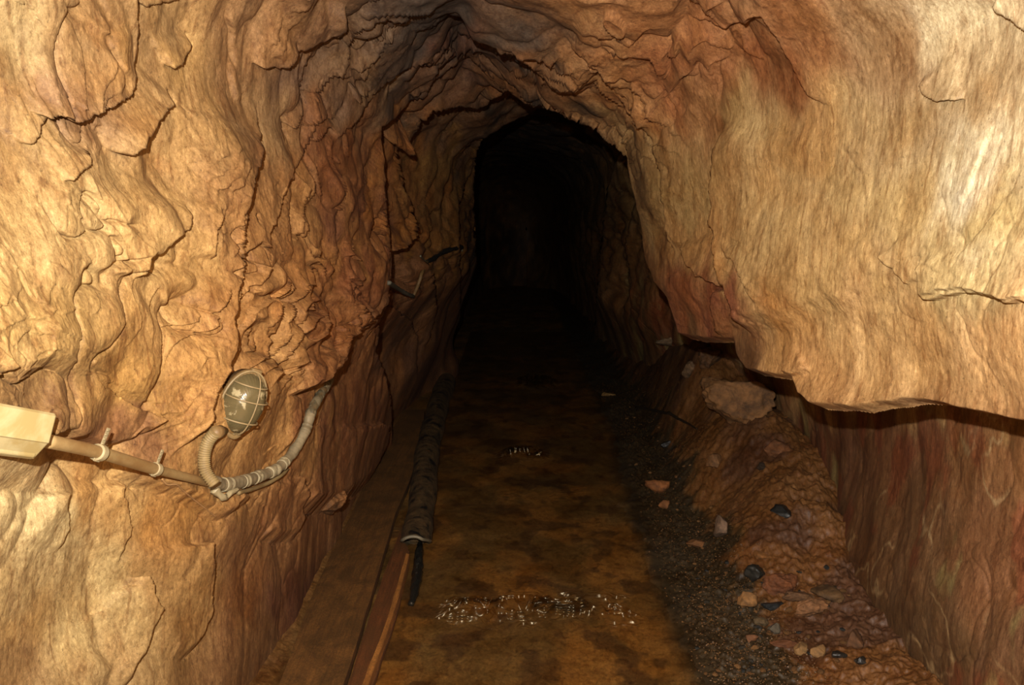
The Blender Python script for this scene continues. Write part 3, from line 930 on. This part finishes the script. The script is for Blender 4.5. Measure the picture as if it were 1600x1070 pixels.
def wood_mat(name, col, col2, dirt=(92, 62, 26)):
    m, nt, b = new_mat(name)
    v = coords(nt, (9, .7, 9))
    n = noise_node(nt, v, 7, 8, .7, .8)
    r = ramp(nt, n.outputs[0], [(.3, tuple(srgb(col2))), (.55, tuple(srgb(col))), (.75, tuple(srgb(col) * 1.25))])
    n2 = noise_node(nt, coords(nt), 9, 6, .7, .6)
    r2 = ramp(nt, n2.outputs[0], [(.42, 0.0), (.6, .8)])
    c = mixc(nt, 'MIX', r2.outputs[0], r.outputs[0], tuple(srgb(dirt)))
    n3 = noise_node(nt, coords(nt), 160, 3, .7)
    r3 = ramp(nt, n3.outputs[0], [(.3, .6), (.5, 1.0), (.72, 1.5)])
    c = mixc(nt, 'MULTIPLY', .8, c, r3.outputs[0])
    nt.links.new(c, b.inputs['Base Color'])
    b.inputs['Roughness'].default_value = .6
    bp = nd(nt, 'ShaderNodeBump'); bp.inputs['Strength'].default_value = .6; bp.inputs['Distance'].default_value = .003
    nt.links.new(n.outputs[0], bp.inputs['Height']); nt.links.new(bp.outputs[0], b.inputs['Normal'])
    return m

def board(name, left, right, thick, mat, label, cat='plank', seed=0, zoff=0):
    """left/right: matching lists of world points on the top edges, near to far"""
    P = catmull(left, 10); Q = catmull(right, 10)
    bm = bmesh.new()
    rows = []
    nw = 8
    for i, (a, b) in enumerate(zip(P, Q)):
        row = []
        for k in range(nw + 1):
            t = k / nw
            p = a.lerp(b, t)
            wob = .0025 * mnoise.noise(Vector((p.x * 20, p.y * 3, seed)))
            edge = .004 if k in (0, nw) else 0
            ex = .004 * mnoise.noise(Vector((p.y * 9, k * 3 + seed, 2))) if k in (0, nw) else 0
            row.append(bm.verts.new(p + Vector((ex, 0, wob - edge))))
        for k in range(nw, -1, -1):
            v = row[k]
            row.append(bm.verts.new(v.co - Vector((0, 0, thick))))
        rows.append(row)
    m = len(rows[0])
    for a, b in zip(rows[:-1], rows[1:]):
        for k in range(m):
            bm.faces.new((a[k], b[k], b[(k + 1) % m], a[(k + 1) % m]))
    for row, fl in ((rows[0], False), (rows[-1], True)):
        for k in range(nw):
            f = (row[k], row[k + 1], row[m - 2 - k], row[m - 1 - k])
            bm.faces.new(f[::-1] if fl else f)
    bmesh.ops.recalc_face_normals(bm, faces=bm.faces)
    o = bm_obj(name, bm, mat, smooth_=False)
    return tag(o, label, cat)

M_PLANK = wood_mat('muddy_plank', (132, 88, 40), (95, 62, 30))
M_PLANK2 = wood_mat('muddy_board', (128, 74, 34), (84, 50, 24), (105, 66, 30))
M_EDGE = wood_mat('raw_batten', (190, 125, 58), (150, 92, 40), (150, 95, 40))
zt = .052
board('plank', [floor_pt(385, 1180, zt), floor_pt(438, 1062, zt), floor_pt(495, 912, zt), floor_pt(553, 793, zt)],
      [floor_pt(492, 1180, zt), floor_pt(538, 1062, zt), floor_pt(582, 922, zt), floor_pt(619, 797, zt)], .035, M_PLANK,
      'nearer wide mud-covered plank at the foot of the left wall')
board('plank', [floor_pt(552, 794.5, zt - .004), floor_pt(590, 710, zt - .004), floor_pt(617, 664, zt - .004), floor_pt(630, 640, zt - .004)],
      [floor_pt(619, 798, zt - .004), floor_pt(643, 741, zt - .004), floor_pt(657, 685, zt - .004), floor_pt(664, 640, zt - .004)], .035, M_PLANK,
      'farther muddy plank ending in the dark beside the black pipe', seed=4)
board('board', [floor_pt(505, 1180, .026), floor_pt(545, 1062, .026), floor_pt(590, 925, .026), floor_pt(624, 830, .026)],
      [floor_pt(545, 1180, .026), floor_pt(592, 1040, .026), floor_pt(622, 950, .026), floor_pt(640, 862, .026)], .02, M_PLANK2,
      'narrow orange-brown board lying between the wide plank and the thin batten', cat='board', seed=8)
board('batten', [floor_pt(541, 1130, .055), floor_pt(572, 1050, .055), floor_pt(606, 960, .055), floor_pt(634, 864, .055)],
      [floor_pt(550, 1130, .055), floor_pt(581, 1052, .055), floor_pt(613, 964, .055), floor_pt(640, 866, .055)], .055, M_EDGE,
      'thin light wooden batten on edge along the water, running up to the black pipe', cat='batten', seed=9)

# black pipe
def pipe_mat():
    m, nt, b = new_mat('blackened_pipe')
    v = coords(nt)
    n = noise_node(nt, v, 14, 6, .6, .3)
    r = ramp(nt, n.outputs[0], [(.38, tuple(srgb((16, 14, 12)))), (.44, tuple(srgb((80, 62, 38)))), (.6, tuple(srgb((112, 86, 52))))])
    n2 = noise_node(nt, v, 70, 5, .7)
    r2 = ramp(nt, n2.outputs[0], [(.3, .5), (.6, 1.2)])
    c = mixc(nt, 'MULTIPLY', .9, r.outputs[0], r2.outputs[0])
    nt.links.new(c, b.inputs['Base Color'])
    b.inputs['Roughness'].default_value = .55
    bp = nd(nt, 'ShaderNodeBump'); bp.inputs['Distance'].default_value = .004
    nt.links.new(n2.outputs[0], bp.inputs['Height']); nt.links.new(bp.outputs[0], b.inputs['Normal'])
    return m
zc = .048
pp = [floor_pt(646, 858, zc), floor_pt(654, 820, zc), floor_pt(662, 765, zc), floor_pt(668, 705, zc), floor_pt(680, 655, zc), floor_pt(688, 622, zc), floor_pt(698, 596, zc)]
path = resample(catmull(pp, 12), .012)
pipe_e = empty('pipe', path[0] - Vector((0, 0, zc)), 'mud-blackened old pipe lying on the track edge beside the planks', 'pipe')
bm = bmesh.new()
rings = tube(bm, path, lambda t, s: (.066 + .016 * t) * (1 + .05 * math.sin(s * 11)), seg=40, jitter=.05, seed=2, cap=False)
# mouth cut back underneath
near = rings[0]
for ri, ring in enumerate(rings[:12]):
    for v in ring:
        k = (path[ri].z + .05 - v.co.z)
        if k > 0: v.co.y += k * 1.9 * (1 - ri / 12)
# wall of the pipe turned inwards
inner = [bm.verts.new(path[0] + (v.co - path[0]) * .82) for v in near]
deep = [bm.verts.new(path[14] + (rings[14][i].co - path[14]) * .80) for i, v in enumerate(near)]
for k in range(40):
    k2 = (k + 1) % 40
    bm.faces.new((near[k2], near[k], inner[k], inner[k2]))
    bm.faces.new((inner[k2], inner[k], deep[k], deep[k2]))
bm.faces.new(deep)
rim = [path[0] + (v.co - path[0]) * .93 + Vector((0, -.003, 0)) for v in near]
bm_obj('pipe_body', bm, pipe_mat(), pipe_e)
bm = bmesh.new()
low = [p for p in rim]
tube(bm, low + [low[0]], .0075, seg=8, cap=False)
o = bm_obj('pipe_rim', bm, simple_mat('pale_rim', (132, 120, 96), rough=.5), pipe_e); o['label'] = 'pale grey rim of the open pipe end'
# trickle out of the pipe
bm = bmesh.new()
tr = [floor_pt(656, 846, .03), floor_pt(655, 862, .032), floor_pt(654, 876, .024), floor_pt(653, 888, .016), floor_pt(651, 905, .014), floor_pt(646, 932, .011), floor_pt(642, 945, .009)]
tube(bm, resample(catmull(tr, 10), .008), lambda t, s: .010 + .012 * math.sin(t * 3.0), seg=12, jitter=.25, seed=5)
tm, nt, b = new_mat('dark_trickle'); b.inputs['Base Color'].default_value = (.012, .011, .009, 1); b.inputs['Roughness'].default_value = .06
o = bm_obj('water_trickle', bm, tm)
tag(o, 'dark glistening trickle of water running out of the black pipe end', 'water', kind='stuff')

# broken stick on the bank
bm = bmesh.new()
sp = [hit(995 + dx, y, .006, [fo])[0] for dx, y in ((0, 637), (20, 640), (42, 645), (52, 646))]
tube(bm, catmull(sp, 6), lambda t, s: .009, seg=10, jitter=.4, seed=3)
sp = [hit(x, y, .006, [fo])[0] for x, y in ((1046, 645), (1062, 655), (1078, 664), (1090, 671))]
tube(bm, catmull(sp, 6), lambda t, s: .010 * (1 - .6 * t), seg=10, jitter=.4, seed=4)
o = bm_obj('stick', bm, simple_mat('wet_wood', (58, 46, 32), rough=.5, scale=40))
tag(o, 'dark broken stick lying across the earth bank right of the water', 'stick')

# ------------------------------------------------------------------ electrical gear on the left wall
M_BOX = simple_mat('box_plastic', (214, 192, 138), rough=.45, spec=.5, var=.10, scale=26, bump=.0006, dirt=(196, 168, 108), dirt_amt=.1)
M_TUBE = simple_mat('conduit_plastic', (196, 160, 104), rough=.5, spec=.45, var=.15, scale=18, bump=.0008, dirt=(170, 128, 76), dirt_amt=.2)
M_HOSE = simple_mat('hose_plastic', (186, 156, 104), rough=.55, var=.18, scale=30, bump=.001, dirt=(150, 118, 72), dirt_amt=.2)
M_WRAP = simple_mat('wrapped_cable', (196, 172, 130), rough=.6, var=.3, scale=24, bump=.003, dirt=(158, 138, 104), dirt_amt=.6)
M_DARKC = simple_mat('dirty_cable', (132, 118, 88), rough=.6, var=.4, scale=30, bump=.003, dirt=(160, 124, 78), dirt_amt=.1)
M_CLIP = simple_mat('clip_plastic', (205, 182, 136), rough=.5, var=.15, scale=40, bump=.001)

def frame(origin, xaxis_to, normal):
    """matrix with X towards a point and Z along the given outward direction"""
    X = (xaxis_to - origin).normalized()
    Z = (normal - X * normal.dot(X)).normalized()
    Y = Z.cross(X)
    M = Matrix((X, Y, Z)).transposed().to_4x4()
    M.translation = origin
    return M

def rbox(bm, cx, cy, cz, sx, sy, sz, M=Matrix(), bev=.004, seg=3):
    r = bmesh.ops.create_cube(bm, size=1.0, matrix=Matrix.Translation((cx, cy, cz)) @ Matrix.Diagonal((sx, sy, sz, 1)))
    es = set()
    for v in r['verts']:
        for e in v.link_edges: es.add(e)
    g = bmesh.ops.bevel(bm, geom=list(es), offset=bev, segments=seg, affect='EDGES', profile=.5)

# junction box
DB = 1.27
def bp_(px, py, d=DB): return at_depth(px, py, d)
br, tr_ = bp_(76, 720, 1.31), bp_(79, 646, 1.31)
tl = bp_(-70, 618, 1.16)
o0 = bp_(78, 683, 1.31)
xdir = (tl - tr_).normalized()
updir = (tr_ - br).normalized()
zdir = xdir.cross(updir)
if zdir.dot(Vector((0, 0, CAMZ)) - o0) < 0: zdir = -zdir
updir = (updir - xdir * updir.dot(xdir)).normalized()
zdir = (zdir - xdir * zdir.dot(xdir)); zdir = (zdir - updir * zdir.dot(updir)).normalized()
MB = Matrix((xdir, updir, zdir)).transposed().to_4x4(); MB.translation = o0
BW, BH = .165, (tr_ - br).length
jb = empty('junction_box', MB @ Vector((BW / 2, -BH / 2, -.06)), 'cream plastic junction box on the left wall at the end of the straight conduit', 'junction box')
bm = bmesh.new(); rbox(bm, BW / 2, 0, -.045, BW * .96, BH * .94, .06, bev=.005)
bmesh.ops.transform(bm, matrix=MB, verts=bm.verts); bm_obj('box_body', bm, M_BOX, jb)
bm = bmesh.new()
# lid: flat face, lower strip folded back
prof = [(-BH / 2, -.032), (-BH / 2 + .002, -.024), (-BH * .5 + BH * .36, -.001), (-BH * .5 + BH * .38, .002), (BH / 2 - .004, .002), (BH / 2, -.002), (BH / 2, -.020)]
r0 = [bm.verts.new((0, y, z)) for y, z in prof]; r1 = [bm.verts.new((.003, y, z + .002)) for y, z in prof]
r2 = [bm.verts.new((BW, y, z + .002)) for y, z in prof]; r3 = [bm.verts.new((BW + .003, y, z)) for y, z in prof]
for a, b in ((r0, r1), (r1, r2), (r2, r3)):
    for k in range(len(prof) - 1): bm.faces.new((a[k], a[k + 1], b[k + 1], b[k]))
bm.faces.new(r0); bm.faces.new(r3[::-1])
q = [bm.verts.new((x, y, -.032)) for x, y in ((0, BH / 2), (BW, BH / 2))]
bmesh.ops.recalc_face_normals(bm, faces=bm.faces)
bmesh.ops.transform(bm, matrix=MB, verts=bm.verts); bm_obj('box_lid', bm, M_BOX, jb, smooth_=False)

# rigid conduit
def wall_pt(px, py, clear):
    p, n = hit(px, py, 0, [wl])
    return toward(p, clear)
c0 = wall_pt(66, 688, .05); 
cA, cB = bp_(70, 688, 1.345), wall_pt(338, 757, .035)
dA, dB = depth_of(cA), depth_of(cB)
def cond(px, py):
    # straight line in space between the two ends
    t = (px - 70) / (338 - 70)
    iz = (1 / dA) * (1 - t) + (1 / dB) * t
    return at_depth(px, py, 1 / iz)
ctrl = [cA, cond(155, 707), cond(243, 733), cB]
conduit = empty('conduit', cA, 'straight cream plastic conduit running from the junction box along the left wall', 'conduit')
bm = bmesh.new(); pts = catmull(ctrl, 10)
tube(bm, pts, lambda t, s: .0125 if t < .55 else .0105, seg=20)
bm_obj('conduit_tube', bm, M_TUBE, conduit)
for (px, py, sc) in ((155, 707, 1.0), (243, 733, .9)):
    p = cond(px, py)
    axis = (cB - cA).normalized()
    bm = bmesh.new()
    ring = [p + axis * d for d in (-.009, -.006, .006, .009)]
    tube(bm, ring, lambda t, s: .0165 * sc, seg=18)
    # strap going up to the rock with teeth
    out = (Vector((0, 0, CAMZ)) - p).normalized()
    upv = axis.cross(out).normalized()
    if upv.z < 0: upv = -upv
    F = Matrix((axis, upv, out)).transposed().to_4x4(); F.translation = p
    b2 = bmesh.new(); rbox(b2, 0, .028 * sc, -.004, .013, .044 * sc, .004, bev=.001)
    for k in range(4): rbox(b2, 0, (.018 + .009 * k) * sc, 0, .009, .003, .005, bev=.0008, seg=1)
    rbox(b2, .002, -.014 * sc, .002, .022, .008, .012, bev=.002)
    bmesh.ops.transform(b2, matrix=F, verts=b2.verts)
    me = bpy.data.meshes.new('tmp'); b2.to_mesh(me); b2.free(); bm.from_mesh(me); bpy.data.meshes.remove(me)
    bm_obj('clip', bm, M_CLIP, conduit)

# corrugated hose up to the lamp
hp = [wall_pt(334, 676, .045), wall_pt(323, 690, .05), wall_pt(319, 712, .05), wall_pt(320, 735, .045), wall_pt(330, 752, .04)]
dd = [depth_of(p) for p in hp]; dm = min(dd) * .5 + sum(dd) / len(dd) * .5
hp = [at_depth(x, y, dm - .01 + .004 * i) for i, (x, y) in enumerate(((336, 676), (325, 690), (319, 712), (321, 735), (336, 757)))]
hose = resample(catmull(hp, 20), .0011)
bm = bmesh.new()
tube(bm, hose, lambda t, s: .0142 + .0016 * math.sin(s / .0062 * 2 * math.pi), seg=24)
o = bm_obj('hose', bm, M_HOSE); tag(o, 'short ribbed flexible hose curving down from the lamp to the conduit end', 'hose')

# wrapped cable bundle
def wp(lst, clear):
    P = [wall_pt(x, y, clear) for x, y in lst]
    D = [depth_of(p) for p in P]
    # smooth the depths so the cable spans hollows
    for _ in range(3):
        D = [D[0]] + [min(D[i], (D[i - 1] + D[i] + D[i + 1]) / 3) for i in range(1, len(D) - 1)] + [D[-1]]
    return [at_depth(x, y, d) for (x, y), d in zip(lst, D)]
cab = [(330, 753), (352, 757), (380, 752), (405, 744), (432, 733), (450, 716), (466, 694), (479, 668), (488, 640), (502, 614), (516, 594)]
cp_ = wp(cab, .022)
cp_ = [toward(p, .004 * max(0, i - 5)) for i, p in enumerate(cp_)]
bundle = empty('cable_bundle', cp_[0], 'taped grey cable bundle curving up the left wall from the conduit end', 'cable')
pth = resample(catmull(cp_, 12), .002)
bm = bmesh.new()
def brad(t, s):
    k = s / .022
    f = k - math.floor(k)
    return (.0175 - .003 * t) * (1 + .06 * (f - .5)) + .001 * math.sin(s * 90)
tube(bm, pth, brad, seg=22, jitter=.14, seed=8)
bm_obj('cable_sheath', bm, M_WRAP, bundle)
n = len(pth)
for a, b in ((.06, .10), (.17, .20), (.245, .275), (.33, .37), (.40, .425), (.56, .585), (.82, .85)):
    i0, i1 = int(a * n), int(b * n)
    bm = bmesh.new()
    seg = pth[i0:i1 + 1]
    tube(bm, seg, lambda t, s, a=a: (.0190 - .003 * a) + .0008 * math.sin(t * 9), seg=22, jitter=.06, seed=int(a * 100))
    bm_obj('tape_band', bm, simple_mat('tape', (206, 186, 144) if a < .5 else (168, 146, 108), rough=.6, scale=40, bump=.001), bundle)
side = wp([(372, 770), (395, 764), (420, 754), (440, 742), (449, 733)], .02)
bm = bmesh.new(); tube(bm, catmull(side, 10), .006, seg=12, jitter=.2, seed=4); bm_obj('loose_wire', bm, M_HOSE, bundle)
bl = wp([(334, 764), (346, 775), (352, 777), (360, 770), (372, 764)], .03)
bm = bmesh.new(); tube(bm, resample(catmull(bl, 10), .003), lambda t, s: .012 * (1 - .55 * t), seg=14, jitter=.5, seed=6); bm_obj('tape_tail', bm, M_CLIP, bundle)
# upper dirty stretch of the bundle with a dark end
sl = pth[int(.62 * n):int(.99 * n)]
bm = bmesh.new(); tube(bm, sl, lambda t, s: .0163 - .002 * t + .0007 * math.sin(s * 150), seg=22, jitter=.2, seed=12); bm_obj('dark_sleeve', bm, M_DARKC, bundle)['label'] = 'dark dirty upper sleeve'

# root / string below the conduit
rt = wp([(253, 748), (262, 757), (276, 757), (286, 766), (300, 778), (318, 792), (338, 808)], .006)
bm = bmesh.new(); tube(bm, resample(catmull(rt, 8), .003), lambda t, s: .0026 * (1 - .4 * t), seg=8, jitter=.4, seed=2)
o = bm_obj('string', bm, simple_mat('old_string', (190, 140, 84), rough=.8)); tag(o, 'thin frayed string hanging below the straight conduit on the rock', 'string')

# bulkhead lamp
lc, ln = hit(380, 630, 0, [wl])
Dl = depth_of(lc) - .055
pc = at_depth(378, 628, Dl)
ptop = at_depth(398, 572, Dl)
viewdir = (Vector((0, 0, CAMZ)) - pc).normalized()
out = (viewdir * .9 + Vector((.55, .1, 0))).normalized()
Lx = (ptop - pc).normalized()
FM = frame(pc, ptop, out)           # X long axis (up), Z outwards
SC = Dl / FPX
la, lb, lh = 51 * SC, 35 * SC, 36 * SC
lamp = empty('wall_lamp', pc - FM.col[2].to_3d() * .03, 'oval bulkhead lamp with dusty ribbed glass and wire guard on the left wall', 'lamp')
M_LBASE = simple_mat('lamp_casting', (168, 134, 84), rough=.55, var=.25, scale=40, bump=.001, dirt=(150, 112, 66), dirt_amt=.3)
M_GUARD = simple_mat('guard_wire', (186, 156, 108), rough=.5, var=.2, scale=50, bump=0)
def glass_mat():
    m, nt, b = new_mat('dusty_glass')
    v = coords(nt)
    n = noise_node(nt, v, 17, 5, .6, .4)
    r = ramp(nt, n.outputs[0], [(.40, tuple(srgb((126, 110, 74)))), (.56, tuple(srgb((142, 122, 82)))), (.60, tuple(srgb((225, 200, 145))))])
    nt.links.new(r.outputs[0], b.inputs['Base Color'])
    rr = ramp(nt, n.outputs[0], [(.55, .16), (.6, .7)])
    nt.links.new(rr.outputs[0], b.inputs['Roughness'])
    b.inputs['Transmission Weight'].default_value = .1
    b.inputs['Specular IOR Level'].default_value = .6
    return m
def ell(u, v, sa=1, sb=1, sh=1):
    # slightly egg-shaped half ellipsoid; u along angle in plane, v 0 rim .. 1 top
    c = math.cos(v * math.pi / 2) ** .8; s = math.sin(v * math.pi / 2)
    return FM @ Vector((la * sa * c * math.cos(u), lb * sb * c * math.sin(u), lh * sh * s))
bm = bmesh.new(); NU, NV = 120, 26; g = []
for j in range(NV + 1):
    ring = []
    for i in range(NU):
        u = 2 * math.pi * i / NU
        k = 1 + .012 * math.cos(i / NU * 2 * math.pi * 40)
        ring.append(bm.verts.new(ell(u, min(j / NV, .995), k * .94, k * .94, .96)))
    g.append(ring)
for a, b in zip(g[:-1], g[1:]):
    for i in range(NU): bm.faces.new((a[i], a[(i + 1) % NU], b[(i + 1) % NU], b[i]))
bm.faces.new(g[-1])
bm_obj('glass', bm, glass_mat(), lamp)
# base casting: stacked oval rings
bm = bmesh.new(); g = []
for k, (s, z) in enumerate(((.90, -.035), (.98, -.030), (1.0, -.012), (1.04, -.008), (1.05, .002), (1.02, .006), (.95, .006))):
    g.append([bm.verts.new(FM @ Vector((la * s * math.cos(2 * math.pi * i / 64), lb * s * math.sin(2 * math.pi * i / 64), z))) for i in range(64)])
for a, b in zip(g[:-1], g[1:]):
    for i in range(64): bm.faces.new((a[i], a[(i + 1) % 64], b[(i + 1) % 64], b[i]))
bm.faces.new(g[0][::-1]); bm.faces.new(g[-1])
bm_obj('lamp_base', bm, M_LBASE, lamp)
# guard wires: rim, one lengthwise, three across
gd = bmesh.new()
tube(gd, [FM @ Vector((la * 1.02 * math.cos(2 * math.pi * i / 60), lb * 1.02 * math.sin(2 * math.pi * i / 60), .008)) for i in range(61)], .0028, seg=8, cap=False)
bm_obj('guard_rim', gd, M_GUARD, lamp)
def hoop_long(off):
    pts = []
    for i in range(31):
        a = math.pi * i / 30
        x = la * 1.0 * math.cos(a) * math.sqrt(max(1 - off * off, 0)); z = lh * 1.04 * math.sin(a) ** .8 * math.sqrt(max(1 - off * off, 0))
        pts.append(FM @ Vector((x, lb * off, z + .002)))
    return pts
def hoop_across(off):
    k = math.sqrt(max(1 - off * off, 0))
    return [FM @ Vector((la * off, lb * k * math.cos(math.pi * i / 24), lh * 1.04 * k * math.sin(math.pi * i / 24) ** .8 + .002)) for i in range(25)]
for off in (-.12,):
    b_ = bmesh.new(); tube(b_, hoop_long(off), .0019, seg=8); bm_obj('guard_wire', b_, M_GUARD, lamp)
for off in (-.5, .18, .62):
    b_ = bmesh.new(); tube(b_, hoop_across(off), .0021, seg=8); bm_obj('guard_wire', b_, M_GUARD, lamp)
# clasp at the bottom and hinge at the top
b_ = bmesh.new(); tube(b_, catmull([FM @ Vector((-la * .62, lb * .80, .010)), FM @ Vector((-la * .92, lb * .42, .016)), FM @ Vector((-la * 1.06, 0, .018)), FM @ Vector((-la * .98, -lb * .30, .014))], 8), .006, seg=12, jitter=.2, seed=3)
bm_obj('clasp', b_, M_LBASE, lamp)
b_ = bmesh.new(); rbox(b_, la * 1.03, -lb * .15, 0, .012, .03, .014, bev=.003); bmesh.ops.transform(b_, matrix=FM, verts=b_.verts)
bm_obj('hinge', b_, M_LBASE, lamp)
b_ = bmesh.new()
ga = FM @ Vector((-la * .93, lb * .42, .010)); gb = hose[0]
tube(b_, [ga, ga.lerp(gb, .45), ga.lerp(gb, .5), gb], lambda t, s: .012 if t < .46 else .0165, seg=16)
bm_obj('cable_gland', b_, M_LBASE, lamp)

# old cable in the middle distance on the left
fc = [wall_pt(x, y, .03) for x, y in ((606, 441), (622, 452), (645, 463))]
bm = bmesh.new()
def far_line(lst, clear, rad, bmm, seed):
    P = [toward(hit(x, y, 0, [wl])[0], clear) for x, y in lst]
    D = [depth_of(p) for p in P]
    for _ in range(2): D = [D[0]] + [min(D[i], (D[i - 1] + D[i + 1]) / 2) for i in range(1, len(D) - 1)] + [D[-1]]
    tube(bmm, resample(catmull([at_depth(x, y, d) for (x, y), d in zip(lst, D)], 8), .01), rad, seg=10, jitter=.35, seed=seed)
oc = empty('old_cable', hit(645, 463, .0, [wl])[0], 'old thin cable zigzagging over the dim rock in the middle distance on the left', 'cable')
far_line([(608, 442), (622, 451), (636, 459), (646, 463)], .03, .011, bm, 1)
bm_obj('cable_run', bm, simple_mat('old_cable_cover', (120, 112, 92), rough=.6, scale=20), oc)
bm = bmesh.new(); far_line([(646, 462), (653, 446), (660, 425), (668, 408)], .03, .010, bm, 2); bm_obj('cable_run', bm, simple_mat('old_cable_rust', (140, 105, 60), rough=.6, scale=20), oc)
bm = bmesh.new(); far_line([(667, 409), (680, 402), (694, 393), (708, 389), (722, 386)], .04, lambda t, s: .012 + .006 * math.sin(t * 12) ** 2, bm, 3)
bm_obj('cable_splice', bm, simple_mat('black_tape', (40, 38, 34), rough=.5, scale=20), oc)['label'] = 'black taped splice'
bm = bmesh.new(); far_line([(722, 387), (722, 393)], .04, .007, bm, 5); far_line([(657, 400), (661, 405), (667, 410)], .03, .006, bm, 6); bm_obj('wire_end', bm, simple_mat('wire_end_metal', (150, 140, 110), rough=.4, scale=20), oc)
